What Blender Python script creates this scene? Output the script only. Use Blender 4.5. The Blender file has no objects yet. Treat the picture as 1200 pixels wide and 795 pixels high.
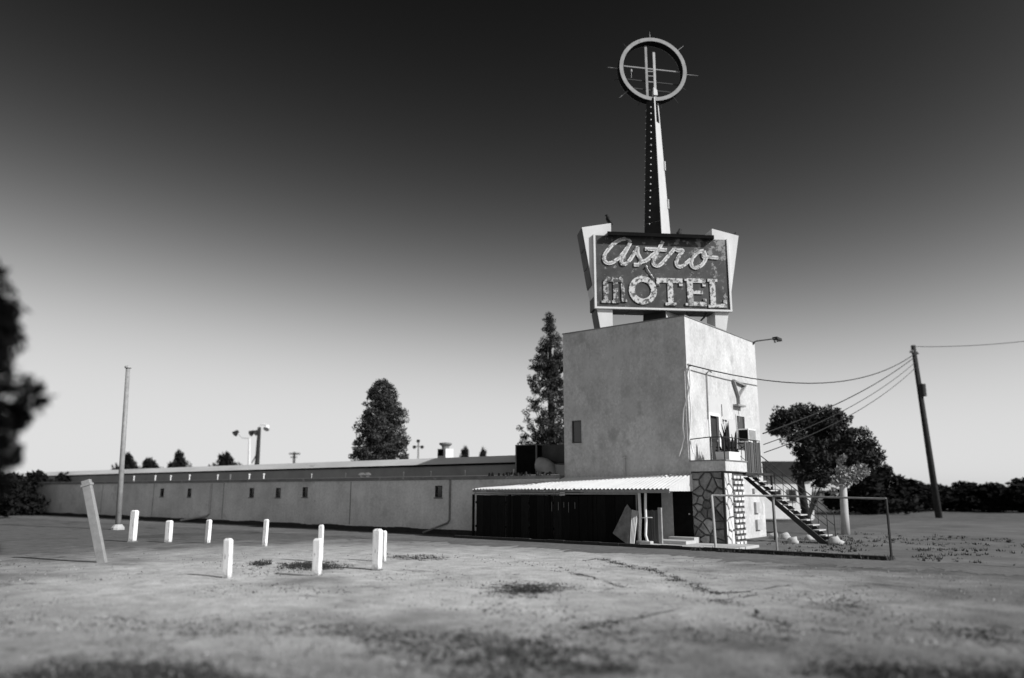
import bpy, bmesh, math, random
from mathutils import Vector, Matrix, noise
random.seed(7)
R = math.radians
C = bpy.context.scene.collection
sc = bpy.context.scene
V = Vector

# ------------------------------------------------------------------ camera
CAM = V((14.44, -29.93, 2.2))
YAW, PITCH, FPX = R(38.75), R(11.19), 897.0
cd = bpy.data.cameras.new('camera'); co = bpy.data.objects.new('camera', cd); C.objects.link(co)
co.location = CAM
co.rotation_euler = (R(90) + PITCH, 0, YAW)
cd.sensor_width = 36.0
cd.lens = 36.0 * FPX / 1200.0
cd.clip_end = 6000
cd.clip_start = 0.05
cd.dof.use_dof = True
cd.dof.focus_distance = 30.0
cd.dof.aperture_fstop = cd.lens / 1000 / 0.125
sc.camera = co

# ------------------------------------------------------------------ sky + sun
SUN_EL, SUN_AZ = R(33), R(7)         # azimuth measured from +X towards +Y
sun_dir = V((math.cos(SUN_EL) * math.cos(SUN_AZ), math.cos(SUN_EL) * math.sin(SUN_AZ), math.sin(SUN_EL)))
w = bpy.data.worlds.new('World'); sc.world = w; w.use_nodes = True
nt = w.node_tree; nt.nodes.clear()
N, LK = nt.nodes.new, nt.links.new
sky = N('ShaderNodeTexSky'); sky.sky_type = 'NISHITA'; sky.sun_disc = False
sky.sun_elevation = SUN_EL; sky.sun_rotation = R(90) - SUN_AZ
sky.air_density = 1.0; sky.dust_density = 1.2; sky.ozone_density = 1.0
sep = N('ShaderNodeSeparateColor'); LK(sky.outputs[0], sep.inputs[0])
# black-and-white film behind a deep red filter: red minus a share of blue
mb_ = N('ShaderNodeMath'); mb_.operation = 'MULTIPLY'; LK(sep.outputs[2], mb_.inputs[0]); mb_.inputs[1].default_value = 0.22
sb_ = N('ShaderNodeMath'); sb_.operation = 'SUBTRACT'; LK(sep.outputs[0], sb_.inputs[0]); LK(mb_.outputs[0], sb_.inputs[1])
mx_ = N('ShaderNodeMath'); mx_.operation = 'MAXIMUM'; LK(sb_.outputs[0], mx_.inputs[0]); mx_.inputs[1].default_value = 0.02
pw_ = N('ShaderNodeMath'); pw_.operation = 'POWER'; LK(mx_.outputs[0], pw_.inputs[0]); pw_.inputs[1].default_value = 1.35
# film response: k = (x/.149)^2.26 ; out = 7.5 * k/(k+1), x being the filtered sky in scene units
def mth(op, a, b):
    m = N('ShaderNodeMath'); m.operation = op
    for i, q in enumerate((a, b)):
        if isinstance(q, (int, float)): m.inputs[i].default_value = q
        else: LK(q, m.inputs[i])
    return m.outputs[0]
k_ = mth('POWER', mth('MULTIPLY', pw_.outputs[0], .1/.149), 2.55)
fl_ = mth('MULTIPLY', mth('DIVIDE', k_, mth('ADD', k_, 1.0)), 6.9)
cmb = N('ShaderNodeCombineColor')
for k in range(3): LK(fl_, cmb.inputs[k])
bg = N('ShaderNodeBackground'); bg.inputs[1].default_value = 0.10; LK(cmb.outputs[0], bg.inputs[0])
wo = N('ShaderNodeOutputWorld'); LK(bg.outputs[0], wo.inputs[0])

sd = bpy.data.lights.new('sun', 'SUN'); sd.energy = 4.2; sd.angle = R(0.5); sd.color = (1, 1, 1)
so = bpy.data.objects.new('sun', sd); C.objects.link(so)
so.rotation_euler = sun_dir.to_track_quat('Z', 'Y').to_euler()
so.location = (40, 0, 40)
sc.view_settings.view_transform = 'Standard'; sc.view_settings.look = 'None'
sc.view_settings.exposure = 0.12; sc.view_settings.gamma = 1.0

# ------------------------------------------------------------------ helpers
F0 = V((-math.sin(YAW), math.cos(YAW), 0)); RT = V((math.cos(YAW), math.sin(YAW), 0)); UPZ = V((0, 0, 1))
FW = F0 * math.cos(PITCH) + UPZ * math.sin(PITCH); UPV = -F0 * math.sin(PITCH) + UPZ * math.cos(PITCH)
def ray(x, y): return (FW * FPX + RT * (x - 600) - UPV * (y - 397.5)).normalized()
def gnd(x, y, z=0.0):
    d = ray(x, y); return CAM + d * ((z - CAM.z) / d.z)
def onX(x, y, X=0.0):
    d = ray(x, y); return CAM + d * ((X - CAM.x) / d.x)
def onY(x, y, Y=0.0):
    d = ray(x, y); return CAM + d * ((Y - CAM.y) / d.y)
def dep(x, y, D):
    d = ray(x, y); return CAM + d * (D / d.dot(F0))

class MB:
    def __init__(s): s.v = []; s.f = []
    def add(s, vs, fs):
        o = len(s.v); s.v += [V(p) for p in vs]; s.f += [tuple(i + o for i in f) for f in fs]; return s
    def box(s, lo, hi):
        x0, y0, z0 = lo; x1, y1, z1 = hi
        return s.add([(x0,y0,z0),(x1,y0,z0),(x1,y1,z0),(x0,y1,z0),(x0,y0,z1),(x1,y0,z1),(x1,y1,z1),(x0,y1,z1)],
                     [(0,3,2,1),(4,5,6,7),(0,1,5,4),(1,2,6,5),(2,3,7,6),(3,0,4,7)])
    def prism(s, pts, ext, inset=0.0):
        # pts: 3D polygon (counter-clockwise seen from the +ext side); ext vector; inset shrinks the far face
        pts = [V(p) for p in pts]; n = len(pts); ext = V(ext)
        c = sum(pts, V()) / n
        top = [p + ext + ((c - p).normalized() * inset if inset else V()) for p in pts]
        return s.add(pts + top, [tuple(range(n - 1, -1, -1)), tuple(range(n, 2 * n))] +
                     [(i, (i + 1) % n, n + (i + 1) % n, n + i) for i in range(n)])
    def tube(s, path, r, n=8, cap=True):
        path = [V(p) for p in path]
        rs = r if isinstance(r, (list, tuple)) else [r] * len(path)
        rings = []; t0 = None
        for i, p in enumerate(path):
            t = (path[min(i + 1, len(path) - 1)] - path[max(i - 1, 0)]).normalized()
            if t0 is None:
                a = t.orthogonal().normalized()
            else:
                a = (a - t * a.dot(t)).normalized()
            t0 = t; b = t.cross(a)
            rings.append([p + (a * math.cos(q) + b * math.sin(q)) * rs[i] for q in [2 * math.pi * k / n for k in range(n)]])
        fs = []
        for i in range(len(path) - 1):
            for k in range(n):
                fs.append((i*n+k, i*n+(k+1) % n, (i+1)*n+(k+1) % n, (i+1)*n+k))
        if cap:
            fs.append(tuple(range(n - 1, -1, -1))); fs.append(tuple((len(path)-1)*n + k for k in range(n)))
        return s.add([p for rg in rings for p in rg], fs)
    def bar(s, a, b, wx, wy, up=(0, 0, 1)):
        a, b = V(a), V(b); t = (b - a).normalized(); u = V(up)
        if abs(t.dot(u)) > .99: u = V((0, 1, 0))
        x = t.cross(u).normalized(); y = x.cross(t)
        q = [x*wx/2 + y*wy/2, -x*wx/2 + y*wy/2, -x*wx/2 - y*wy/2, x*wx/2 - y*wy/2]
        return s.add([a + p for p in q] + [b + p for p in q], [(0,1,2,3),(7,6,5,4),(0,4,5,1),(1,5,6,2),(2,6,7,3),(3,7,4,0)])
    def lathe(s, c, axis, prof, n=16):
        c = V(c); ax = V(axis).normalized(); a = ax.orthogonal().normalized(); b = ax.cross(a)
        m = len(prof); vs = []
        for k in range(n):
            q = 2*math.pi*k/n; d = a*math.cos(q) + b*math.sin(q)
            vs += [c + d*r + ax*h for r, h in prof]
        fs = []
        for k in range(n):
            k2 = (k+1) % n
            for j in range(m - 1):
                fs.append((k*m+j, k2*m+j, k2*m+j+1, k*m+j+1))
        return s.add(vs, fs)
    def build(s, name, mat, parent=None, at=None, smooth=False, bevel=0.0, local=False):
        org = V() if local else wloc(parent) if parent else (V(at) if at is not None else V())
        me = bpy.data.meshes.new(name)
        me.from_pydata([tuple(p - org) for p in s.v], [], s.f)
        bm = bmesh.new(); bm.from_mesh(me)
        bmesh.ops.recalc_face_normals(bm, faces=bm.faces)
        if bevel:
            bmesh.ops.bevel(bm, geom=[e for e in bm.edges if len(e.link_faces) == 2 and e.calc_face_angle(0) > .6], offset=bevel, segments=2, affect='EDGES', profile=.6)
        bm.to_mesh(me); bm.free()
        if smooth:
            for p in me.polygons: p.use_smooth = True
        me.materials.append(mat)
        o = bpy.data.objects.new(name, me); C.objects.link(o)
        if parent: o.parent = parent
        else: o.location = org
        return o
def wloc(o):
    p = V(o.location)
    while o.parent: o = o.parent; p += o.location
    return p
def tag(o, label=None, cat=None, group=None, kind=None):
    if label: o['label'] = label
    if cat: o['category'] = cat
    if group: o['group'] = group
    if kind: o['kind'] = kind
    return o
def thing(name, label, cat, loc=(0, 0, 0), group=None):
    o = bpy.data.objects.new(name, None); C.objects.link(o); o.location = loc; o.empty_display_size = .2
    return tag(o, label, cat, group)
def dup(o, loc, rz=0.0, sc_=None, label=None, parent=None):
    c = o.copy(); C.objects.link(c)
    if parent is None:
        c.location = loc; c.rotation_euler = (0, 0, rz)
        if sc_: c.scale = sc_
        if label: c['label'] = label
    else: c.parent = parent
    for ch in o.children: dup(ch, None, parent=c)
    return c
def put(me_obj, name, loc_world, parent, scale=None, rot=None):
    o = bpy.data.objects.new(name, me_obj.data); C.objects.link(o); o.parent = parent
    o.location = V(loc_world) - wloc(parent)
    if scale: o.scale = scale
    if rot: o.rotation_euler = rot
    return o

def M(name, v, var=.15, scale=2.0, rough=.9, bump=0.0, bscale=60.0, stretch=(1, 1, 1), chips=None, fine=.0, rnd=0.0, metal=0.0, island=0.0, spec=.3, streak=0.0, splash=0.0):
    """grey procedural material: broad mottling, fine grain, optional chips=(value, scale, threshold, softness)"""
    m = bpy.data.materials.new(name); m.use_nodes = True
    t = m.node_tree; n, l = t.nodes.new, t.links.new
    b = t.nodes['Principled BSDF']
    tc = n('ShaderNodeTexCoord'); mp = n('ShaderNodeMapping'); mp.inputs['Scale'].default_value = stretch
    l(tc.outputs['Object'], mp.inputs[0])
    nz = n('ShaderNodeTexNoise'); nz.inputs['Scale'].default_value = scale; nz.inputs['Detail'].default_value = 9; nz.inputs['Roughness'].default_value = .62
    l(mp.outputs[0], nz.inputs['Vector'])
    mr = n('ShaderNodeMapRange'); l(nz.outputs['Fac'], mr.inputs[0])
    mr.inputs[1].default_value = .3; mr.inputs[2].default_value = .7; mr.inputs[3].default_value = v*(1-var); mr.inputs[4].default_value = v*(1+var)
    cur = mr.outputs[0]
    def mul(sock, lo, hi, src):
        a = n('ShaderNodeMapRange'); l(src, a.inputs[0]); a.inputs[3].default_value = lo; a.inputs[4].default_value = hi
        k = n('ShaderNodeMath'); k.operation = 'MULTIPLY'; l(sock, k.inputs[0]); l(a.outputs[0], k.inputs[1]); return k.outputs[0]
    if fine:
        n2 = n('ShaderNodeTexNoise'); n2.inputs['Scale'].default_value = scale*14; n2.inputs['Detail'].default_value = 4
        l(mp.outputs[0], n2.inputs['Vector']); cur = mul(cur, 1-fine*1.6, 1+fine*1.6, n2.outputs['Fac'])
    if streak:
        ms_ = n('ShaderNodeMapping'); ms_.inputs['Scale'].default_value = (2.2, 2.2, .10); l(tc.outputs['Object'], ms_.inputs[0])
        n4 = n('ShaderNodeTexNoise'); n4.inputs['Scale'].default_value = 1.6; n4.inputs['Detail'].default_value = 6; n4.inputs['Roughness'].default_value = .7; l(ms_.outputs[0], n4.inputs['Vector'])
        a4 = n('ShaderNodeMapRange'); l(n4.outputs['Fac'], a4.inputs[0]); a4.inputs[1].default_value = .38; a4.inputs[2].default_value = .62
        cur = mul(cur, 1-streak, 1+streak*.4, a4.outputs[0])
    if splash:
        sz = n('ShaderNodeSeparateXYZ'); l(tc.outputs['Object'], sz.inputs[0])
        n5 = n('ShaderNodeTexNoise'); n5.inputs['Scale'].default_value = 14; n5.inputs['Detail'].default_value = 5; l(tc.outputs['Object'], n5.inputs['Vector'])
        s5 = n('ShaderNodeMath'); s5.operation = 'MULTIPLY_ADD'; l(n5.outputs['Fac'], s5.inputs[0]); s5.inputs[1].default_value = -splash*1.6; l(sz.outputs[2], s5.inputs[2])
        a5 = n('ShaderNodeMapRange'); l(s5.outputs[0], a5.inputs[0]); a5.inputs[1].default_value = -splash*.9; a5.inputs[2].default_value = -splash*.2; a5.inputs[3].default_value = .45; a5.inputs[4].default_value = 1.0
        k5 = n('ShaderNodeMath'); k5.operation = 'MULTIPLY'; l(cur, k5.inputs[0]); l(a5.outputs[0], k5.inputs[1]); cur = k5.outputs[0]
    if rnd:
        oi = n('ShaderNodeObjectInfo'); cur = mul(cur, 1-rnd, 1+rnd, oi.outputs['Random'])
    if island:
        gi = n('ShaderNodeNewGeometry'); cur = mul(cur, 1-island, 1+island, gi.outputs['Random Per Island'])
    if chips:
        for (cv, cs, th, sf) in (chips if isinstance(chips, list) else [chips]):
            n3 = n('ShaderNodeTexNoise'); n3.inputs['Scale'].default_value = cs; n3.inputs['Detail'].default_value = 7; n3.inputs['Roughness'].default_value = .65
            l(mp.outputs[0], n3.inputs['Vector'])
            a = n('ShaderNodeMapRange'); l(n3.outputs['Fac'], a.inputs[0]); a.inputs[1].default_value = th; a.inputs[2].default_value = th+sf
            mxn = n('ShaderNodeMix'); mxn.data_type = 'FLOAT'
            l(a.outputs[0], mxn.inputs[0]); l(cur, mxn.inputs[2]); mxn.inputs[3].default_value = cv
            cur = mxn.outputs[0]
    cc = n('ShaderNodeCombineColor')
    for k in range(3): l(cur, cc.inputs[k])
    l(cc.outputs[0], b.inputs['Base Color'])
    b.inputs['Roughness'].default_value = rough; b.inputs['Metallic'].default_value = metal
    b.inputs['Specular IOR Level'].default_value = spec
    if bump:
        nb = n('ShaderNodeTexNoise'); nb.inputs['Scale'].default_value = bscale; nb.inputs['Detail'].default_value = 6
        l(tc.outputs['Object'], nb.inputs['Vector'])
        bp = n('ShaderNodeBump'); bp.inputs['Strength'].default_value = bump; bp.inputs['Distance'].default_value = .03
        l(nb.outputs['Fac'], bp.inputs['Height']); l(bp.outputs[0], b.inputs['Normal'])
    return m

m_stucco = M('stucco', .56, .22, .8, streak=.05, bump=.35, bscale=35, stretch=(1, 1, .8), fine=.2, chips=[(.50, 4.5, .56, .12), (.66, 6.0, .60, .10), (.36, 1.0, .55, .16), (.60, .62, .53, .18), (.64, 3.2, .66, .08), (.38, 2.2, .64, .10)])
m_patchp = M('stucco_paint', .54, .06, 1.2, fine=.04)
m_wing = M('block_wall', .70, .18, .7, streak=.045, bump=.3, bscale=25, stretch=(.7, 1, .8), fine=.16, chips=[(.50, .8, .56, .14), (.82, .6, .58, .12), (.45, 3.5, .64, .08)])
m_tar = M('tar', .035, .3, 3)
m_cornice = M('cornice_metal', .22, .25, 1.2, chips=[(.40, 2.5, .6, .05)])
m_fascia = M('fascia_paint', .62, .16, .5, stretch=(.4, 1, 2), chips=[(.35, 1.5, .62, .08)])
m_upper = M('upper_wall', .34, .14, .8)
m_roofing = M('roofing', .12, .3, 2)
m_white = M('white_paint', .78, .08, 3, rough=.6, fine=.05, chips=[(.45, 5, .68, .06)])
m_post = M('whitewashed_wood', .80, .12, 4, splash=.30, rough=.8, bump=.3, bscale=25, stretch=(3, 3, .5), chips=[(.30, 6, .59, .05)])
m_corr = M('corrugated_white', .62, .08, 1.5, rough=.55, chips=[(.5, 2.5, .64, .06)])
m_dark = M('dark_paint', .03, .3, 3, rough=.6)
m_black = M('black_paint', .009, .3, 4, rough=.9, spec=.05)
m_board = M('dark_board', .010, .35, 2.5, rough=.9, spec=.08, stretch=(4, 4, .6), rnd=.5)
m_grey = M('grey_metal', .28, .2, 4, rough=.5, chips=[(.12, 6, .62, .05)])
m_galv = M('galvanised', .45, .15, 3, rough=.5)
m_mastd = M('mast_paint', .52, .12, .7, stretch=(1, 1, .6), chips=[(.30, 2.5, .66, .06)], fine=.05)
m_mastdark = M('mast_shade_and_door_paint', .022, .4, 1.6, rough=.7, chips=[(.08, 3, .66, .05)])
m_ringf = M('ring_face_paint', .33, .18, 2.5, chips=[(.2, 4, .64, .06)])
m_pylon = M('pylon_enamel', .66, .08, 1.2, rough=.5, chips=[(.4, 3, .70, .05)], fine=.03)
m_side = M('side_enamel', .075, .3, 1.5, rough=.6)
m_letter = M('letter_paint', .66, .10, 3, chips=[(.13, 4.5, .535, .03)], rough=.6)
m_letter2 = M('worn_letter_paint', .60, .12, 3, chips=[(.09, 5.5, .505, .05), (.3, 2.5, .55, .06)], rough=.6)
m_glass = M('dark_glass', .02, .2, 1, rough=.08, spec=.6)
m_stone = M('flagstone', .25, .45, 3.2, bump=.8, bscale=9, rnd=.6, fine=.2)
m_stonel = M('lit_flagstone', .62, .15, 2.2, bump=.6, bscale=12, rnd=.15, fine=.1)  # sunlight painted in: the front face's flagstone made paler for the sunny side
m_mortar = M('mortar', .085, .3, 4)
m_brick = M('white_brick', .66, .12, 3, rnd=.2)
m_conc = M('concrete', .46, .14, 1.5, bump=.2, bscale=40, fine=.08)
m_wood = M('weathered_wood', .09, .3, 2, stretch=(4, 4, .5), rnd=.3)
m_bark = M('bark', .035, .4, 5, bump=.6, bscale=20)
m_leafd = M('conifer_needles', .055, .35, .9, rough=.75, island=.75, spec=.15)
m_leafr = M('broadleaf', .036, .4, .6, rough=.75, island=.55, spec=.15)
m_leafp = M('pale_leaf', .30, .2, 1, rough=.7, island=.3)
m_leafk = M('dark_leaf', .012, .3, 1, rough=.9, island=.4, spec=.1)
m_letter3 = M('faded_letter_paint', .42, .2, 3, chips=[(.06, 5.0, .46, .06), (.62, 6.5, .60, .04)], rough=.6)
m_chan = M('neon_channel_paint', .40, .3, 6, chips=[(.6, 5, .56, .05)])
m_cable = M('cable', .02, .1, 1)
m_cablel = M('pale_cable', .85, .1, 1)
m_feather = M('feather', .012, .3, 5, rough=.7)
m_bulb = M('bulb_glass', .80, .03, 1, rough=.25, spec=.5)
m_sheet = M('sheet_metal', .2, .35, 3, rough=.7)
m_pebble = M('pebble', .20, .3, 2, island=.7, spec=.1)
m_weed = M('dry_weed', .05, .3, 1, island=.5, spec=.1)

# face panel: dark enamel peeling to pale in the upper right corner
def panel_material():
    m = M('sign_face_enamel', .050, .40, 1.6, rough=.6, fine=.25, chips=[(.12, 3.2, .60, .06), (.02, 2.1, .62, .05)])
    t = m.node_tree; n, l = t.nodes.new, t.links.new
    b = t.nodes['Principled BSDF']; src = b.inputs['Base Color'].links[0].from_socket
    tc = n('ShaderNodeTexCoord'); sp = n('ShaderNodeSeparateXYZ'); l(tc.outputs['Object'], sp.inputs[0])
    # object x,y run along the diagonal panel: (x+y)*.7071 = distance along it, centre 0
    ad = n('ShaderNodeMath'); ad.operation = 'ADD'; l(sp.outputs[0], ad.inputs[0]); l(sp.outputs[1], ad.inputs[1])
    g = n('ShaderNodeMapRange'); l(ad.outputs[0], g.inputs[0]); g.inputs[1].default_value = -.6; g.inputs[2].default_value = 3.2; g.inputs[3].default_value = 0; g.inputs[4].default_value = .105
    g2 = n('ShaderNodeMapRange'); l(sp.outputs[2], g2.inputs[0]); g2.inputs[1].default_value = 2.8; g2.inputs[2].default_value = 5.0; g2.inputs[3].default_value = 0; g2.inputs[4].default_value = 1
    gm = n('ShaderNodeMath'); gm.operation = 'MULTIPLY'; l(g.outputs[0], gm.inputs[0]); l(g2.outputs[0], gm.inputs[1])
    nz = n('ShaderNodeTexNoise'); nz.inputs['Scale'].default_value = 2.6; nz.inputs['Detail'].default_value = 10; nz.inputs['Roughness'].default_value = .74; l(tc.outputs['Object'], nz.inputs['Vector'])
    s = n('ShaderNodeMath'); s.operation = 'ADD'; l(nz.outputs['Fac'], s.inputs[0]); l(gm.outputs[0], s.inputs[1])
    a = n('ShaderNodeMapRange'); l(s.outputs[0], a.inputs[0]); a.inputs[1].default_value = .612; a.inputs[2].default_value = .635
    mx = n('ShaderNodeMix'); mx.data_type = 'RGBA'; l(a.outputs[0], mx.inputs[0]); l(src, mx.inputs[6]); mx.inputs[7].default_value = (.26, .26, .26, 1)
    l(mx.outputs[2], b.inputs['Base Color'])
    return m
m_face = panel_material()

def ground_material():
    m = M('dirt', .47, .26, 1.6, rough=.95, bump=1.0, bscale=14, fine=.34)
    t = m.node_tree; n, l = t.nodes.new, t.links.new
    b = t.nodes['Principled BSDF']; src = b.inputs['Base Color'].links[0].from_socket
    tc = n('ShaderNodeTexCoord')
    cur = src
    for sc_, th, sf, v, st in [(.16, .53, .14, .20, (1, 1, 1)), (1.1, .60, .08, .13, (1, 1, 1)), (5.5, .62, .05, .09, (1, 1, 1)), (.5, .62, .05, .17, (.35, 1, 1))]:
        mp = n('ShaderNodeMapping'); mp.inputs['Scale'].default_value = st; mp.inputs['Rotation'].default_value = (0, 0, .5); l(tc.outputs['Object'], mp.inputs[0])
        nz = n('ShaderNodeTexNoise'); nz.inputs['Scale'].default_value = sc_; nz.inputs['Detail'].default_value = 9; nz.inputs['Roughness'].default_value = .68; l(mp.outputs[0], nz.inputs['Vector'])
        a = n('ShaderNodeMapRange'); l(nz.outputs['Fac'], a.inputs[0]); a.inputs[1].default_value = th; a.inputs[2].default_value = th+sf
        mx = n('ShaderNodeMix'); mx.data_type = 'RGBA'; l(a.outputs[0], mx.inputs[0]); l(cur, mx.inputs[6]); mx.inputs[7].default_value = (v, v, v, 1)
        cur = mx.outputs[2]
    # sandy middle of the lot; soil around it darkened to imitate lens vignette
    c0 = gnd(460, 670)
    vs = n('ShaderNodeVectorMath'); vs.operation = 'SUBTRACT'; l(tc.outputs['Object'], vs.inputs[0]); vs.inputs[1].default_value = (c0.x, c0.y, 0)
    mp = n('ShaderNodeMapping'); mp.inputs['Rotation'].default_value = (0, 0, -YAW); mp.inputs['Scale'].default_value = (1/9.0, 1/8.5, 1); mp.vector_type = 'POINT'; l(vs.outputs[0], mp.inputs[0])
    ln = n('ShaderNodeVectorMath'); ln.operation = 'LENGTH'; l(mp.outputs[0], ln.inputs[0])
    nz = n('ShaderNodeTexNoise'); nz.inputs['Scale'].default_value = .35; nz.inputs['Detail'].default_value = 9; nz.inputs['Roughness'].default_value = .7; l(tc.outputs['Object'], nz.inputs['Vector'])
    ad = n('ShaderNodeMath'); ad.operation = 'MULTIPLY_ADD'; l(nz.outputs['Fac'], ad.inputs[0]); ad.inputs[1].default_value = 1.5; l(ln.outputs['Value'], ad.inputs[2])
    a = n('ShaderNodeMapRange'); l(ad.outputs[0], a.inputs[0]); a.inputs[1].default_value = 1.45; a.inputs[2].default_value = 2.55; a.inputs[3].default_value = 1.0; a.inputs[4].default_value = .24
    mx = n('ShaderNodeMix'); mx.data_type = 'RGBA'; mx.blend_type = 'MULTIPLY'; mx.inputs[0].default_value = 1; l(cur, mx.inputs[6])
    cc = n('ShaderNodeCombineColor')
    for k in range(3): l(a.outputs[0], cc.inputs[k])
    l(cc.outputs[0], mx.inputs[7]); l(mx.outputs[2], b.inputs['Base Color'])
    return m
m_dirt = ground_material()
m_asph = M('worn_asphalt', .135, .22, .35, bump=.5, bscale=30, fine=.3, chips=[(.20, .55, .54, .18), (.30, 2.5, .62, .1), (.035, 1.4, .66, .06)])
m_yard = M('dry_yard', .13, .35, .3, bump=.5, bscale=8, fine=.2, chips=[(.19, .6, .58, .10)])

# ------------------------------------------------------------------ ground, lane, pavement
def make_ground():
    def axis(c):
        a = []
        k = -60
        while k <= 60:
            s = abs(k) / 60.0
            a.append(c + math.copysign(28*s + 2600*s**6, k)); k += 1
        return a
    xs, ys = axis(2.0), axis(-16.0)
    b = MB(); nx, ny = len(xs), len(ys); vs = []
    for y in ys:
        for x in xs:
            z = 0.0
            d = math.hypot(x-CAM.x, y-CAM.y)
            if y < -9 and d < 45:
                k = min(1, (-9-y)/3) * min(1, (45-d)/10)
                z = k * (.05*noise.noise(V((x*.35, y*.35, 0))) + .02*noise.noise(V((x*1.3, y*1.3, 3))))
            vs.append((x, y, z))
    b.add(vs, [(j*nx+i, j*nx+i+1, (j+1)*nx+i+1, (j+1)*nx+i) for j in range(ny-1) for i in range(nx-1)])
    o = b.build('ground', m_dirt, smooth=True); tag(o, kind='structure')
make_ground()
YW_ = -1.9
def ragged(x0, x1, ynear, yfar, step, amp, name, mat, z, freq=.35, seed=0):
    near, far = [], []
    x = x0
    while x <= x1:
        near.append((x, ynear + amp*(noise.noise(V((x*freq, seed, 0))) + .5*noise.noise(V((x*freq*4, seed, 5))) + .7*noise.noise(V((x*freq*6, seed, 8))) + .8*noise.noise(V((x*freq*19, seed, 3)))), z)); far.append((x, yfar, z)); x += step
    n = len(near)
    o = MB().add(near + far, [(i, i+1, n+i+1, n+i) for i in range(n-1)]).build(name, mat)
    return tag(o, kind='structure')
ragged(-60, 22, -5.4, YW_, .045, .9, 'road', m_asph, .006)
ragged(-90, -10.4, -2.05, -.5, .3, .3, 'gutter', m_tar, .010, seed=9)
ragged(1.2, 40, -2.6, 34, .8, .35, 'yard', m_yard, .012, seed=4)
# raised pavement with its dark kerb along the canopy, and the yard edge on the right
b = MB().box((-1.35, -2.45, 0), (2.6, 0.3, .11)); tag(b.build('pavement', m_conc, bevel=.015), kind='structure')
kb = MB()
x = -11.0
while x < 7.4:
    j = .035*noise.noise(V((x*.8, 2, 0)))
    kb.box((x, -2.62+j, 0), (x+.885, -2.455+j*.5, .13+.03*noise.noise(V((x, 9, 1))))); x += .9
tag(kb.build('kerb', m_tar, bevel=.012), kind='structure')

# ------------------------------------------------------------------ tower
def wall_panel(b, org, u, wdt, hgt, holes, nrm, th):
    """vertical wall face with rectangular holes [(u0,z0,u1,z1)], thickness th going inward (-nrm)"""
    org, u, nrm = V(org), V(u), V(nrm); z = V((0, 0, 1))
    us = sorted({0, wdt} | {h[0] for h in holes} | {h[2] for h in holes}); zs = sorted({0, hgt} | {h[1] for h in holes} | {h[3] for h in holes})
    for i in range(len(us)-1):
        for j in range(len(zs)-1):
            cu, cz = (us[i]+us[i+1])/2, (zs[j]+zs[j+1])/2
            if any(h[0] < cu < h[2] and h[1] < cz < h[3] for h in holes): continue
            q = [org + u*us[i] + z*zs[j], org + u*us[i+1] + z*zs[j], org + u*us[i+1] + z*zs[j+1], org + u*us[i] + z*zs[j+1]]
            b.add(q, [(0, 1, 2, 3)]); b.add([p - nrm*th for p in q], [(3, 2, 1, 0)])
    for (u0, z0, u1, z1) in list(holes) + [(0, 0, wdt, hgt)]:
        q = [org + u*u0 + z*z0, org + u*u1 + z*z0, org + u*u1 + z*z1, org + u*u0 + z*z1]
        for k in range(4): b.add([q[k], q[(k+1) % 4], q[(k+1) % 4] - nrm*th, q[k] - nrm*th], [(0, 1, 2, 3)])
    return b
LX, WY, HT = 6.42, 7.95, 9.62
T = thing('motel_tower', 'square stucco tower block carrying the big sign, its right side sunlit', 'building', (-3.2, 3.97, 0))
b = MB(); wall_panel(b, (-LX, 0, 0), (1, 0, 0), LX, HT, [(LX-5.98, 4.36, LX-5.44, 5.42)], (0, -1, 0), .25); b.build('wall', m_stucco, T)
b = MB(); wall_panel(b, (0, .25, 0), (0, 1, 0), WY-.25, HT, [(1.98-.25, 3.40, 2.98-.25, 5.52), (4.95-.25, 4.3, 6.05-.25, 5.75)], (1, 0, 0), .25); b.build('wall', m_stucco, T)
b = MB().box((-LX, WY-.25, 0), (-.25, WY, HT)).box((-LX, .25, 0), (-LX+.25, WY-.25, HT)); b.build('wall', m_stucco, T)
MB().box((-LX+.25, .25, 9.0), (-.25, WY-.25, 9.2)).build('roof', m_roofing, T)
b = MB()
for lo, hi in [((-LX-.03, -.03, HT), (.03, .28, HT+.05)), ((-.28, .28, HT), (.03, WY+.03, HT+.05)), ((-LX-.03, .28, HT), (-LX+.28, WY+.03, HT+.05)), ((-LX+.28, WY-.28, HT), (-.28, WY+.03, HT+.05))]: b.box(lo, hi)
b.build('parapet_cap', m_cornice, T)
# small window on the shaded face
wn = MB().box((-5.98, .02, 4.36), (-5.93, .12, 5.42)).box((-5.49, .02, 4.36), (-5.44, .12, 5.42)).box((-5.93, .02, 5.36), (-5.49, .12, 5.42)).box((-5.93, .02, 4.36), (-5.49, .12, 4.42)).build('window', m_wood, T)
MB().box((-5.93, .07, 4.42), (-5.49, .09, 5.36)).build('pane', m_glass, wn)
MB().box((-6.03, -.06, 4.30), (-5.39, -.003, 4.355)).build('sill', m_stucco, wn)
# upper door
fr = MB().box((-.05, 1.90, 3.40), (.05, 2.03, 5.60)).box((-.05, 2.93, 3.40), (.05, 3.06, 5.60)).box((-.05, 2.03, 5.47), (.05, 2.93, 5.60)).build('door_frame', m_white, T)
dr = MB().box((-.14, 2.03, 3.42), (-.08, 2.93, 5.46)).build('door', m_mastdark, T)
MB().box((-.08, 2.12, 3.52), (-.065, 2.84, 4.30)).box((-.08, 2.12, 4.45), (-.065, 2.84, 5.36)).build('door_panel', m_dark, dr)
MB().lathe((-.065, 2.84, 4.38), (1, 0, 0), [(0, .07), (.035, .06), (.035, .03), (.015, .02), (.015, 0)], 10).build('handle', m_galv, dr)
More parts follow.
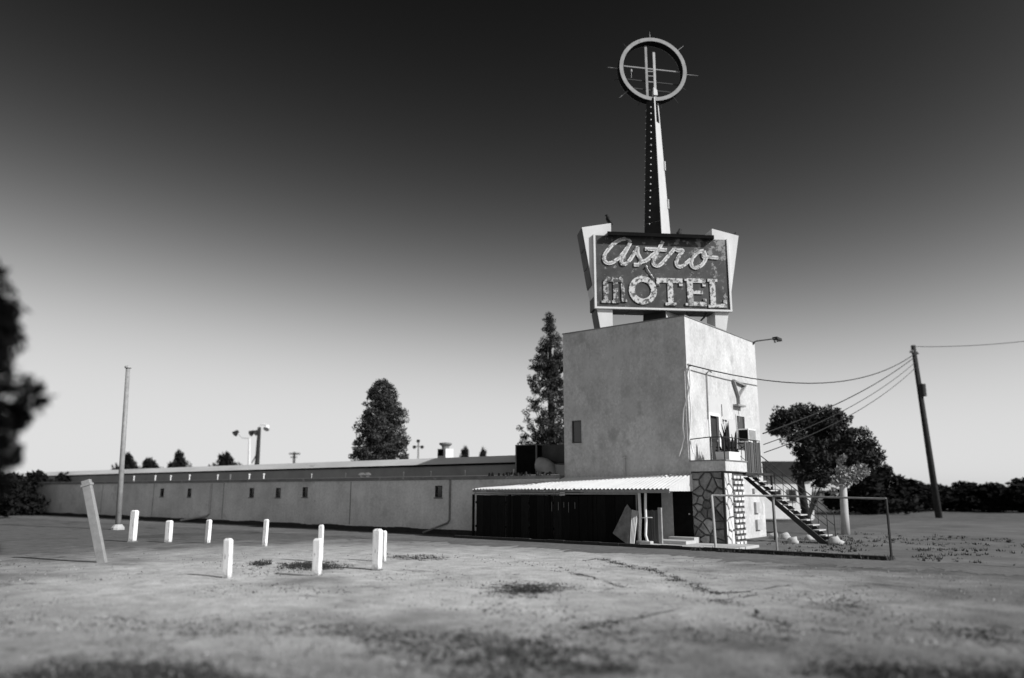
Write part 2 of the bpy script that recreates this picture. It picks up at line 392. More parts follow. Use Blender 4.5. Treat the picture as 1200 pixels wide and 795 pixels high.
# paint patch round the door and the window
b = MB(); wall_panel(b, (.004, 1.72, 3.40), (0, 1, 0), 5.0, 2.05, [(1.90-1.72, 0, 3.06-1.72, 2.2 if False else 2.05), (4.95-1.72, .9, 6.05-1.72, 2.05)], (1, 0, 0), .003)
b.box((.001, 1.72, 5.62), (.004, 4.1, 6.35)); b.build('paint_patch', m_patchp, T)
# window with frame on the sunlit face
wn = MB().box((-.06, 4.95, 4.3), (.03, 5.03, 5.75)).box((-.06, 5.97, 4.3), (.03, 6.05, 5.75)).box((-.06, 5.03, 5.68), (.03, 5.97, 5.75)).box((-.06, 5.03, 4.3), (.03, 5.97, 4.37)).build('window', m_stucco, T)
MB().box((-.04, 5.03, 4.37), (-.02, 5.97, 5.68)).build('pane', m_glass, wn)
# conduit with weather head, wall bracket lamp, utility boxes
p0, p1 = onX(827, 438), onX(829, 491)
MB().tube([(.05, p1.y, p1.z), (.05, p0.y, p0.z), (.12, p0.y+.06, p0.z+.12), (.22, p0.y+.16, p0.z+.05)], .03, 6).build('conduit', m_grey, T)
q = onX(847, 493); MB().box((.0, q.y-.03, q.z-.06), (.03, q.y+.03, q.z+.06)).tube([(.03, q.y, q.z), (.12, q.y+.05, q.z+.02)], .015, 6).lathe((.13, q.y+.05, q.z-.02), (0, 0, 1), [(0, .05), (.04, .03), (.05, -.04), (0, -.04)], 10).build('wall_lamp', m_dark, T)
for (px, py, hw, hh) in [(886, 595, .16, .26), (888, 615, .18, .24), (883, 575, .1, .1)]:
    q = onX(px, py); MB().box((.0, q.y-hw*1.6, q.z-hh), (.12, q.y+hw*1.6, q.z+hh)).build('meter_box', m_galv, T, bevel=.012)
q = onX(845, 474); MB().tube([(.03, q.y, q.z), (.03, q.y, q.z-.55)], .018, 6).build('conduit', m_grey, T)
q = onX(865, 480); MB().tube([(.03, q.y, q.z), (.03, q.y, q.z-.6)], .014, 6).build('conduit', m_grey, T)
# stub vent pipe in front of the shaded face, passing through the canopy roof
MB().tube([(-3.14, -.09, 2.4), (-3.14, -.09, 3.6)], .045, 8).lathe((-3.14, -.09, 3.6), (0, 0, 1), [(.045, 0), (.10, .02), (.10, .07), (0, .12)], 10).build('vent_pipe', m_galv, T)
# loose wires down the corner
def sag(a, b_, s, n=14):
    a, b_ = V(a), V(b_)
    return [a.lerp(b_, k/n) - V((0, 0, s*4*(k/n)*(1-k/n))) for k in range(n+1)]
def loose(pts, name='loose_wire', r=.03, mat=m_cablel, par=T):
    return MB().tube(pts, r, 6).build(name, mat, par)
def pf(px, py, Y=-.06): return onY(px, py, Y)
loose([pf(807, 428), pf(805, 440), pf(807, 455), pf(805, 466), pf(801, 480), pf(800, 500), pf(802, 512), pf(799, 525), pf(796, 535)])
loose([pf(808, 430), pf(809, 450), pf(808, 462), pf(810, 480), pf(809, 500), pf(808, 515), pf(811, 525), pf(813, 532)])
MB().lathe(pf(808, 428, -.03), (0, -1, 0), [(0, .16), (.05, .14), (.05, .02), (.07, 0), (.07, -.03)], 10).build('insulator', m_galv, T)
loose([(-.09, -.02, 7.3), (-.10, -.02, 5.2), (-.08, -.02, 3.5)], 'conduit', .018, m_stucco)

# cocktail glass neon sign on the sunlit wall
gl = thing('cocktail_glass_sign', 'small cocktail glass outline sign fixed high on the sunlit tower wall', 'sign', tuple(onX(864, 465)))
def gx(px, py, X=.09): 
    q = onX(px, py); return V((X, q.y, q.z))
def gbar(a, b_, name): MB().bar(a, b_, .075, .13, up=(1, 0, 0)).build(name, m_grey, gl)
gA, gB, gC = gx(857.2, 446), gx(871, 452.5), gx(863.3, 465)
gbar(gA, gB, 'rim'); gbar(gA, gC, 'bowl_side'); gbar(gB, gC, 'bowl_side'); gbar(gC, gx(863.6, 474), 'stem')
MB().box((.01, gx(859, 475).y, gx(859, 475).z-.04), (.27, gx(868, 478).y, gx(859, 475).z+.04)).build('foot', m_grey, gl)

# window air conditioners
ac = thing('window_air_conditioner', 'window air conditioner box under the dark window on the sunlit wall', 'air conditioner', (.3, 5.5, 4.4))
MB().box((.03, 5.06, 4.42), (.55, 5.94, 5.05)).build('case', m_white, ac, bevel=.02)
MB().box((.08, 5.045, 4.48), (.5, 5.058, 4.99)).build('side_grille', m_black, ac)
MB().box((.553, 5.12, 4.48), (.57, 5.88, 4.99)).build('front_grille', m_grey, ac)
for yb_ in (5.2, 5.8): MB().bar((.03, yb_, 4.1), (.5, yb_, 4.41), .04, .04).build('bracket', m_dark, ac)

# security lamp on a long arm at the roof corner
lm = thing('flood_lamp', 'dark lamp on a thin horizontal arm sticking out from the tower top', 'lamp', (.05, 7.75, 9.3))
d = RT.copy()
a0 = V((.05, 7.7, 9.62)); a1 = V(dep(909, 397, 41.0)); 
MB().tube([(.03, 7.72, 9.5), a0, a0+V((.1, .1, .06)), a1], .035, 8).build('arm', m_dark, lm)
dd = (a1-a0); dd.z = 0; dd.normalize()
MB().bar(a1 - dd*.15, a1 + dd*.6, .30, .16).build('lamp_head', m_dark, lm, bevel=.03)
MB().bar(a1 + dd*.05 - V((0, 0, .085)), a1 + dd*.5 - V((0, 0, .085)), .2, .03).lathe(a1 - dd*.1 - V((0, 0, .08)), (0, 0, -1), [(.03, 0), (.08, .06), (.06, .16), (0, .18)], 10).build('lens', m_grey, lm)

# ------------------------------------------------------------------ the sign
SC = V((-3.2, 3.97, 0)); WD = V((.70711, .70711, 0)); ND = V((.70711, -.70711, 0))
SOFF = .40
def S(w_, z_, n_): return SC + WD*(w_*.99 - .12) + ND*(n_ + SOFF) + V((0, 0, 2.2 + (z_-2.2)*.99))
def SR(w_, z_, n_): return SC + WD*w_ + ND*n_ + V((0, 0, z_))
G = thing('motel_sign', 'large peeling motel sign board on white tapered legs above the tower', 'sign', tuple(SC + V((0, 0, 9.2))))
def sbox(b, w0, w1, z0, z1, n0, n1): return b.prism([S(w0, z0, n0), S(w1, z0, n0), S(w1, z1, n0), S(w0, z1, n0)], ND*(n1-n0))
b = MB(); sbox(b, -3.44, 3.42, 10.98, 14.72, -.62, .47); b.build('cabinet', m_side, G)
# face panel keeps the sign centre as local origin so its peeling follows the board
fp = MB(); sbox(fp, -3.42, 3.40, 11.02, 14.70, .56, .60)
fpo = fp.build('face_panel', m_face, G)
# its material reads object space: shift so x+y = 0 at the middle of the board
for v_ in fpo.data.vertices: v_.co -= V((0, 0, 0))
b = MB(); sbox(b, -3.50, 3.48, 10.94, 11.03, .475, .66); b.build('frame_rail', m_pylon, G)
b = MB(); sbox(b, -3.50, -3.40, 11.03, 14.74, .475, .66); b.build('frame_rail', m_pylon, G)
b = MB(); sbox(b, 3.38, 3.48, 11.03, 14.74, .475, .66); b.build('frame_rail', m_pylon, G)
b = MB(); b.prism([S(-2.70, 14.92, .48), S(-2.70, 14.74, .48), S(-2.86, 14.62, .95), S(-2.86, 14.80, .95)], WD*5.42); b.build('visor', m_black, G)
def pylon(pts, inner):
    b = MB(); b.prism([S(w_, z_, -.64) for w_, z_ in pts], ND*1.14); return b.build('pylon', m_pylon, G)
pylon([(-3.09, 9.2), (-2.60, 9.2), (-2.55, 15.40), (-4.04, 15.12)], 1)
pylon([(2.61, 9.2), (3.02, 9.2), (4.10, 14.98), (2.70, 15.31)], -1)
def outer(z_): return -3.09 + (z_-9.2)/(15.12-9.2)*(-.95)
for z0, z1 in [(14.05, 15.08), (13.1, 14.0), (12.15, 13.05)]:
    MB().prism([S(outer(z0)-.004, z0, -.60), S(outer(z0)-.004, z0, .46), S(outer(z1)-.004, z1, .46), S(outer(z1)-.004, z1, -.60)], -WD*.035).build('side_panel', m_side, G)
MB().prism([S(-3.445, 11.0, -.60), S(-3.445, 11.0, .46), S(-3.445, 12.1, .46), S(-3.445, 12.1, -.60)], -WD*.03).build('side_panel', m_side, G)
MB().prism([S(outer(9.3)-.004, 9.3, -.60), S(outer(9.3)-.004, 9.3, .48), S(outer(10.9)-.004, 10.9, .48), S(outer(10.9)-.004, 10.9, -.60)], -WD*.03).build('side_panel', m_side, G)
# underside panels and drip edge of the cabinet
for k in range(4):
    w0 = -3.4 + k*1.7; b = MB(); sbox(b, w0+.02, w0+1.68, 10.93, 10.975, -.58, .44); b.build('soffit_panel', m_side, G)
MB().tube([S(1.2, 10.95, .3), S(1.5, 10.55, .25), S(1.9, 10.45, .2), S(2.2, 10.75, .2), S(2.3, 10.95, .2)], .05, 6).build('loose_cable', m_dark, G)

def cr(pts, sub=6):
    P = [pts[0]] + list(pts) + [pts[-1]]; out = []
    for i in range(1, len(P)-2):
        p0, p1, p2, p3 = P[i-1], P[i], P[i+1], P[i+2]
        for k in range(sub):
            t = k/sub
            out.append(tuple(.5*((2*p1[j]) + (-p0[j]+p2[j])*t + (2*p0[j]-5*p1[j]+4*p2[j]-p3[j])*t*t + (-p0[j]+3*p1[j]-3*p2[j]+p3[j])*t**3) for j in (0, 1)))
    out.append(tuple(pts[-1])); return out
def ribbon(b, pts, wdt, n0=.602, n1=.70, curve=True, closed=False):
    p = cr(pts) if curve else list(pts)
    L, Rr = [], []
    for i in range(len(p)):
        a, c = p[max(i-1, 0)], p[min(i+1, len(p)-1)]
        if closed and i in (0, len(p)-1): a, c = p[-2], p[1]
        t = V((c[0]-a[0], c[1]-a[1], 0)); t.normalize(); nn = V((-t.y, t.x, 0))*wdt/2
        L.append((p[i][0]+nn.x, p[i][1]+nn.y)); Rr.append((p[i][0]-nn.x, p[i][1]-nn.y))
    n = len(p); vs = [S(*q, n0) for q in L] + [S(*q, n0) for q in Rr] + [S(*q, n1) for q in L] + [S(*q, n1) for q in Rr]
    fs = []
    for i in range(n-1):
        fs += [(2*n+i, 2*n+i+1, 3*n+i+1, 3*n+i), (i, n+i, n+i+1, i+1), (i, i+1, 2*n+i+1, 2*n+i), (n+i, 3*n+i, 3*n+i+1, n+i+1)]
    fs += [(0, 2*n, 3*n, n), (n-1, 2*n-1, 4*n-1, 3*n-1)]
    return b.add(vs, fs)
def letter(strokes, wdt, mat=m_letter):
    b = MB()
    for i, (pts, curve) in enumerate(strokes):
        ribbon(b, pts, wdt, .602, .655 + .005*i, curve)
    o = b.build('letter', mat, G)
    ch = MB()
    for i, (pts, curve) in enumerate(strokes): ribbon(ch, pts, wdt*.36, .657 + .005*i, .668 + .005*i, curve)
    ch.build('neon_channel', m_chan, o)
    return o
LW = .185
letter([([(-1.62, 14.36), (-1.78, 14.53), (-2.1, 14.50), (-2.55, 14.20), (-2.92, 13.72), (-2.98, 13.42), (-2.80, 13.26), (-2.5, 13.33), (-2.1, 13.68), (-1.80, 14.08), (-1.64, 14.36)], True),
        ([(-1.62, 14.36), (-1.82, 13.98), (-2.08, 13.50), (-2.08, 13.26), (-1.92, 13.24), (-1.68, 13.45), (-1.40, 13.90)], True)], LW)
letter([([(-1.66, 13.46), (-1.40, 13.88), (-1.27, 14.12), (-1.26, 13.82), (-1.12, 13.46), (-1.22, 13.24), (-1.48, 13.22)], True),
        ([(-1.12, 13.36), (-.80, 13.48), (-.50, 13.78)], True)], LW)
letter([([(.06, 14.48), (-.16, 14.10), (-.40, 13.62), (-.48, 13.34), (-.34, 13.20), (-.10, 13.28), (.26, 13.68), (.50, 13.96)], True),
        ([(-.88, 14.06), (.24, 14.04)], False), ([(-.92, 13.40), (-.52, 13.72), (-.24, 14.02)], True)], LW)
letter([([(.48, 13.92), (.66, 14.14), (.80, 14.04), (1.06, 14.04), (.90, 13.80), (.72, 13.48), (.76, 13.24), (.96, 13.20), (1.30, 13.46), (1.46, 13.60)], True)], LW)
letter([([(2.16, 14.06), (1.86, 13.98), (1.56, 13.66), (1.48, 13.32), (1.68, 13.16), (2.00, 13.30), (2.24, 13.66), (2.16, 14.06)], True),
        ([(2.10, 13.96), (2.14, 13.74), (2.40, 13.74), (2.88, 13.72)], True)], LW)
def poly_letter(polys, mat=m_letter2):
    b = MB()
    for i, pl in enumerate(polys): b.prism([S(w_, z_, .602) for w_, z_ in pl], ND*(.045 + .005*i))
    return b.build('letter', mat, G)
def rect(w0, z0, w1, z1): return [(w0, z0), (w1, z0), (w1, z1), (w0, z1)]
# M with three slab legs under pointed tops
poly_letter(mat=m_letter3, polys=[rect(-3.06, 11.32, -2.80, 12.36), rect(-2.56, 11.32, -2.32, 12.40), rect(-2.16, 11.42, -1.98, 12.30),
             [(-3.06, 12.36), (-2.80, 12.30), (-2.44, 12.30), (-2.18, 12.30), (-1.98, 12.30), (-2.16, 12.62), (-2.30, 12.46), (-2.50, 12.62), (-2.66, 12.48), (-2.84, 12.60)],
             rect(-3.16, 11.22, -2.72, 11.34), rect(-2.64, 11.22, -2.24, 11.34), rect(-2.14, 11.30, -1.88, 11.44)])
ob = MB(); circ = [(-1.06+.56*math.cos(q), 11.92+.58*math.sin(q)) for q in [2*math.pi*k/32 for k in range(33)]]
ribbon(ob, circ, .30, .602, .65, False, True); ob.build('letter', m_letter2, G)
poly_letter([rect(-.36, 12.34, .98, 12.58), rect(.20, 11.30, .48, 12.34), rect(-.36, 12.18, -.20, 12.34), rect(.80, 12.18, .98, 12.34), rect(.06, 11.18, .62, 11.32)])
poly_letter([rect(1.20, 11.18, 1.50, 12.60), rect(1.50, 12.38, 2.16, 12.60), rect(1.50, 11.80, 2.0, 11.98), rect(1.50, 11.18, 2.16, 11.40), rect(2.0, 12.2, 2.16, 12.38), rect(2.0, 11.4, 2.16, 11.56), rect(1.08, 11.20, 1.20, 11.32), rect(1.08, 12.46, 1.20, 12.58)])
poly_letter([rect(2.38, 11.14, 2.66, 12.58), rect(2.66, 11.14, 3.22, 11.34), rect(3.04, 11.34, 3.22, 11.54), rect(2.26, 12.46, 2.78, 12.60), rect(2.26, 11.12, 2.38, 11.26)])
MB().tube([S(-.86, 13.2, .66), S(-.78, 12.98, .68), S(-.66, 12.80, .66), S(-.5, 12.55, .66)], .018, 5).lathe(S(-.84, 13.12, .66), ND, [(0, .08), (.05, .05), (.05, 0)], 8).lathe(S(-.62, 12.68, .66), ND, [(0, .08), (.05, .05), (.05, 0)], 8).build('neon_stub', m_letter, G)

# ------------------------------------------------------------------ mast and ring
K = thing('sign_mast', 'tall tapering spire with bulbs rising through the sign to a spiked ring', 'mast', tuple(SC + V((0, 0, 9.2))))
def msq(s, z_): return [SC + V((x*s/2, y*s/2, z_)) for x, y in ((-1, -1), (1, -1), (1, 1), (-1, 1))]
def ms(z_): return 1.32 + (z_-10.0)*(.46-1.32)/(22.5-10.0)
z0, z1 = 9.2, 22.6
a, c = msq(ms(z0), z0), msq(ms(z1), z1)
MB().add(a + c, [(0,1,5,4),(1,2,6,5),(2,3,7,6),(3,0,4,7),(4,5,6,7)]).build('shaft', m_mastd, K)
# shade of the mast's unlit face painted as dark sheets; other faces left bare
def mface(side, z0, z1, ins, out, t0=0., t1=1.):
    s0, s1 = ms(z0)/2, ms(z1)/2
    def P(t, s, z_): 
        q = -s + ins + t*(2*s - 2*ins)
        return SC + (V((q, -s-out, z_)) if side == 0 else V((s+out, q, z_)))
    return [P(t0, s0, z0), P(t1, s0, z0), P(t1, s1, z1), P(t0, s1, z1)]
zz = [9.25, 10.9, 13.4, 15.6, 17.4, 19.2, 20.9, 22.55]
for k in range(len(zz)-1):
    MB().prism(mface(0, zz[k]+.01, zz[k+1]-.01, .015, .003), (0, -.025, 0)).build('shade_panel', m_mastdark, K)
MB().prism(mface(1, 21.2, 22.45, .13, .003), (.012, 0, 0)).build('slot', m_black, K)
for z_ in (16.5, 18.6): MB().box(tuple(SC + V((ms(z_)/2-.02, ms(z_)/2-.05, z_))), tuple(SC + V((ms(z_)/2+.05, ms(z_)/2+.05, z_+.5)))).build('junction_box', m_galv, K)
bz = MB().lathe((0, 0, 0), (0, -1, 0), [(.02, 0), (.02, .025), (.036, .04), (.036, .065), (.02, .09), (0, .095)], 8)
bulb0 = None
for k in range(19):
    z_ = 22.0 - k*.36
    t = .66 - .32*k/18; s = ms(z_)/2
    for pos, rot in ((SC + V((-s + .02 + t*(2*s-.04), -s-.028, z_)), None), (SC + V((-s-.0, -s+.10, z_)), (0, 0, R(-90)))):
        if bulb0 is None:
            bulb0 = bz.build('bulb', m_bulb, K, local=True); bulb0.location = pos - wloc(K)
        else: put(bulb0, 'bulb', pos, K, rot=rot)
# ring
RC = SR(.04, 24.24, 0)
ro, ri, dpt = 1.84, 1.63, .46
rg = MB().lathe(RC, ND, [(ri, -dpt/2), (ro, -dpt/2), (ro, dpt/2), (ri, dpt/2), (ri, -dpt/2)], 64).build('ring', m_black, K)
MB().lathe(RC, ND, [(ri+.005, dpt/2+.002), (ri+.005, dpt/2+.03), (ro-.005, dpt/2+.03), (ro-.005, dpt/2+.002)], 64).build('ring_face', m_ringf, rg)
MB().lathe(RC, ND, [(ri+.005, -dpt/2-.002), (ri+.005, -dpt/2-.03), (ro-.005, -dpt/2-.03), (ro-.005, -dpt/2-.002)], 64).build('ring_face', m_ringf, rg)
for ang, ln in [(91, .52), (42, .60), (-2, .72), (-28, .25), (-52, .40), (-78, .3), (-112, .35), (-138, .62), (-163, .42), (178, .60), (135, .35)]:
    q = R(ang); dv = WD*math.cos(q) + V((0, 0, math.sin(q)))
    MB().tube([RC + dv*(ro-.01), RC + dv*(ro+ln*.55), RC + dv*(ro+ln)], [.022, .018, .008], 6).build('spike', m_grey if 30 < ang < 100 or ang in (-2, 178, -138) else m_dark, rg)
def S2(px_, py_, n_=0): return SR(.04 + (px_-764.5)/37.6*ro, 24.24 - (py_-84)/37.6*ro, n_)
for px_, mt in ((758.3, m_grey), (767.3, m_galv)):
    MB().bar(S2(px_, 54 if px_ < 760 else 61), S2(px_, 118), .125, .08, up=ND).build('ring_strut', mt, K)
MB().bar(S2(733, 79.6), S2(796, 83), .06, .06, up=ND).build('cross_rod', m_grey, K)
MB().bar(S2(735, 93.5, -.12), S2(795, 97, -.12), .05, .05, up=ND).build('cross_rod', m_dark, K)
MB().bar(S2(741, 104, -.1), S2(790, 107, -.1), .05, .05, up=ND).build('cross_rod', m_dark, K)
for py_ in (84.5, 90, 97): MB().bar(S2(758.8, py_, .02), S2(767, py_, .02), .045, .045, up=ND).build('rung', m_grey, K)
MB().prism([S2(765, 104, .1), S2(769, 107, .1), S2(769.5, 113, .1), S2(765, 113, .1)], -ND*.3).build('cap', m_pylon, K)
MB().tube([S2(741, 83, .05), S2(741, 94, .05)], .012, 5).lathe(S2(741, 85.5, .05), (0, 0, 1), [(0, -.1), (.06, -.06), (.06, .06), (0, .1)], 8).build('dangling_socket', m_grey, K)

# ------------------------------------------------------------------ birds on the sign
def bird(loc, h, face, label, lean=.0):
    loc = V(loc); f = V((math.cos(face), math.sin(face), 0)); u = V((0, 0, 1))
    def P(a, c): return loc + f*(a*h) + u*(c*h)
    b = MB()
    b.tube([P(-.34, -.02), P(-.24, .12), P(-.14, .28), P(-.03, .46), P(.05, .62), P(.08, .74), P(.10, .84), P(.16, .90), P(.23, .91), P(.34, .88)],
           [.05*h, .10*h, .19*h, .25*h, .22*h, .15*h, .125*h, .13*h, .075*h, .01*h], 10)
    s = f.cross(u)
    for q in (-1, 1):
        b.tube([P(-.02, .30) + s*q*.07*h, P(.02, .10) + s*q*.07*h, P(.02, .005) + s*q*.07*h, P(.10, .0) + s*q*.08*h], [.035*h, .018*h, .016*h, .012*h], 5)
    o = b.build('bird', m_feather, at=loc, smooth=True)
    # folded wings: flattened plates along the body
    for q in (-1, 1):
        MB().tube([P(.04, .64) + s*q*.15*h, P(-.06, .46) + s*q*.19*h, P(-.2, .22) + s*q*.13*h, P(-.30, .04) + s*q*.05*h], [.05*h, .085*h, .06*h, .01*h], 6).build('wing', m_feather, o, smooth=True)
    return tag(o, label, 'bird', 'birds perched on the sign')
bird(S(-2.62, 15.375, .3), .56, R(200), 'black bird perched on the top of the left white pylon')
bird(S(.98, 14.72, .42), .56, R(60), 'black bird perched on the top edge just right of the spire')
bird(S(4.0, 15.01, .3), .22, R(20), 'tiny dark bird at the outer tip of the right white pylon')

# ------------------------------------------------------------------ canopy, fence, porch
YW = -.62
cn = thing('porch_canopy', 'white corrugated canopy running along the tower foot over the dark fence', 'canopy', (-5, -1, 2.2))
def corr():
    b = MB(); vs = []; x0, x1 = -10.36, .02; n = int((x1-x0)/.023)
    rows = 7
    for i in range(n+1):
        x = x0 + (x1-x0)*i/n
        wv = .032*math.sin(2*math.pi*x/.19)
        tb = (x-x0)/(x1-x0)
        zb = 2.36 + (x+10.36)/3.94*.27 if x < -LX else 2.77 + (x+LX)/LX*.09; yb = YW-.02 if x < -LX else -.02
        xf = min(x, -.02)
        for r in range(rows):
            t = r/(rows-1)
            dent = 0.0
            if r == 0 and -6.9 < x < -4.3: dent = -.07*abs(noise.noise(V((x*3.1, 0, 1)))) - .03*math.sin(x*23)*(1 if noise.noise(V((x*2, 4, 0))) > 0 else 0)
            vs.append((x, -2.06 + (yb+2.06)*t, 2.25 + (zb-2.25)*t + wv + dent))
    fs = [(i*rows+r, (i+1)*rows+r, (i+1)*rows+r+1, i*rows+r+1) for i in range(n) for r in range(rows-1)
          if not ((vs[i*rows][0] < -LX) != (vs[(i+1)*rows][0] < -LX))]
    b.add(vs, fs)
    return b
cr_o = corr().build('roof_sheet', m_corr, cn)
md = cr_o.modifiers.new('thick', 'SOLIDIFY'); md.thickness = .012
# end valance, sloping with the roof
b = MB(); pr = []
n = 60
for i in range(n+1):
    y = -2.10 + 2.07*i/n; t = i/n
    pr.append((y, 2.17 + .09*math.sin(0) + .012*math.sin(i*1.6), 2.30 + .58*t))
b.add([(.045+.012*math.sin(i*1.6), y, zl) for i, (y, zl, zh) in enumerate(pr)] + [(.045+.012*math.sin(i*1.6), y, zh) for i, (y, zl, zh) in enumerate(pr)], [(i, i+1, n+1+i+1, n+1+i) for i in range(n)])
vo = b.build('end_valance', m_corr, cn); md = vo.modifiers.new('thick', 'SOLIDIFY'); md.thickness = .012
MB().box((-4.0, -2.08, 2.10), (.02, -2.03, 2.235)).build('fascia_board', m_grey, cn)
MB().box((-10.3, -2.02, 2.03), (-1.45, -1.97, 2.09)).build('hanging_rail', m_grey, cn)
MB().box((-10.33, -2.06, 2.12), (-4.02, -2.03, 2.225)).build('fascia_board', m_cornice, cn)
for x in (-10.2, -8.4, -5.6, -3.4): MB().box((x, -2.05, 2.03), (x+.05, -2.025, 2.22)).build('hanger', m_grey, cn)
def bent(pts, r): return MB().tube(pts, r, 8).build('canopy_post', m_white, cn, smooth=True)
bent([(-1.40, -2.0, .0), (-1.40, -2.0, .5), (-1.35, -2.0, 1.1), (-1.37, -2.0, 2.14)], .065)
bent([(-1.02, -2.0, .1), (-1.13, -2.0, .45), (-1.09, -2.0, .95), (-1.10, -2.0, 1.5), (-1.07, -2.0, 2.14)], .055)
MB().box((-1.55, -1.99, .02), (-1.50, -1.94, 2.03)).build('canopy_post', m_grey, cn)
MB().tube([(-1.38, -2.02, 1.12), (-1.10, -2.05, 1.13), (-.80, -2.02, 1.14)], .022, 6).build('brace', m_white, cn)
MB().box((-1.52, -2.12, .115), (-.86, -1.86, .22)).build('footing', m_conc, cn, bevel=.02)

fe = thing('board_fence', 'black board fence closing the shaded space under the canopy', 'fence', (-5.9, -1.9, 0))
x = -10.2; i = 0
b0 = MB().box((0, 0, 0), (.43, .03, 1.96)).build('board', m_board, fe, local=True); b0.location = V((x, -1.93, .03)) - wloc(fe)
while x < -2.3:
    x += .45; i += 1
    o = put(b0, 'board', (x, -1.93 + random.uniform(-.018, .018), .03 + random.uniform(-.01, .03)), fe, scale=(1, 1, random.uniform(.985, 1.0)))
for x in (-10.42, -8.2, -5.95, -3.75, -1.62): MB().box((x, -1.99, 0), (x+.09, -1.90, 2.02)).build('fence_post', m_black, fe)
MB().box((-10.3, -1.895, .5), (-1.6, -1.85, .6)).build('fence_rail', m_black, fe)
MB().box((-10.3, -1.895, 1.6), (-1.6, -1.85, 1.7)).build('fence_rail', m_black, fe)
for k, (x, zl) in enumerate([(-5.78, .35), (-5.42, .3), (-5.13, .18), (-4.88, .38), (-4.55, .22)]):
    MB().box((x, -1.962, 1.65-zl), (x+.018, -1.954, 1.70)).build('paint_drip', m_cornice, fe)

# bent sheet leaning on the fence, bundle of slats beside the posts
q = [onY(px_, py_, -2.12) for px_, py_ in [(718, 625), (735, 591), (743.5, 590)]]
bs = thing('bent_sheet', 'crumpled grey kite-shaped sheet leaning on the black fence', 'metal sheet', (-1.9, -2.2, 0))
A_, B_, C_ = onY(718, 625, -2.3), onY(735, 591, -2.02), onY(744, 592, -2.04); D_ = onY(738, 641, -2.42); D_.z = .02
b = MB(); nn = 8
def sheet(P00, P10, P01, P11, amp, sd_):
    b = MB(); vs = []
    for i in range(nn+1):
        for j in range(nn+1):
            s, t = i/nn, j/nn
            p = P00*(1-s)*(1-t) + P10*s*(1-t) + P01*(1-s)*t + P11*s*t
            p = p + V((0, -amp*abs(noise.noise(V((s*3, t*3, sd_)))), 0)); vs.append(p)
    b.add(vs, [(i*(nn+1)+j, (i+1)*(nn+1)+j, (i+1)*(nn+1)+j+1, i*(nn+1)+j+1) for i in range(nn) for j in range(nn)])
    return b
o = sheet(A_, D_, B_, C_ + V((-.1, -.08, -.2)), .10, 1).build('sheet_face', m_sheet, bs); md = o.modifiers.new('t', 'SOLIDIFY'); md.thickness = .015
vs = []
E1 = onY(748, 599, -2.0)
b = MB()
for i in range(9):
    s = i/8
    p0 = (C_ + V((-.1, -.09, -.18))).lerp(E1, s) + V((0, -.05*(i % 2), 0)); p1 = D_.lerp(D_ + V((.16, .08, .02)), s) + V((0, -.03*(i % 2), 0))
    vs += [p0, p1]
b.add(vs, [(2*i, 2*i+1, 2*i+3, 2*i+2) for i in range(8)])
o = b.build('ribbed_flap', m_galv, bs); md = o.modifiers.new('t', 'SOLIDIFY'); md.thickness = .012
sl = thing('slat_gate', 'short grey slatted gate standing beside the bent white canopy posts', 'gate', (-1.0, -1.6, .11))
s0 = None
for k in range(5):
    x = -1.28 + k*.105
    MB().box((x, -1.62, .12), (x+.085, -1.59, 1.42 - .02*(k % 2))).build('slat', m_wood, sl)
MB().box((-.75, -1.64, .12), (-.60, -1.54, 1.52)).build('gate_post', m_grey, sl)
MB().box((-1.29, -1.585, .4), (-.76, -1.55, .48)).box((-1.29, -1.585, 1.1), (-.76, -1.55, 1.18)).build('rail', m_wood, sl)
# porch wall, door and step under the canopy (the wall is part of the tower)
MB().box((-1.38, -.09, .11), (-.87, -.003, 2.6)).build('porch_pier', m_stucco, T)
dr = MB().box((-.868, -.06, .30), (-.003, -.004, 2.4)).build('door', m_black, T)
MB().lathe((-.12, -.06, 1.25), (0, -1, 0), [(0, .07), (.035, .06), (.035, .03), (.015, .02), (.015, 0)], 10).build('handle', m_galv, dr)
st = thing('porch_step', 'low pale concrete step beneath the porch door', 'step', (-.35, -1.2, .11))
MB().box((-1.08, -1.5, .112), (.37, -.62, .24)).build('step_block', m_conc, st, bevel=.015)
MB().box((-.85, -.618, .112), (.30, -.10, .34)).build('upper_step', m_conc, st, bevel=.015)
# recessed dark doors behind: black door leafs on the tower base under the canopy
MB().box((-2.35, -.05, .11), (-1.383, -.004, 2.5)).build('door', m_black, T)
MB().box((-6.4, -.03, .0), (-2.36, -.004, 2.3)).build('dark_dado', m_black, T)

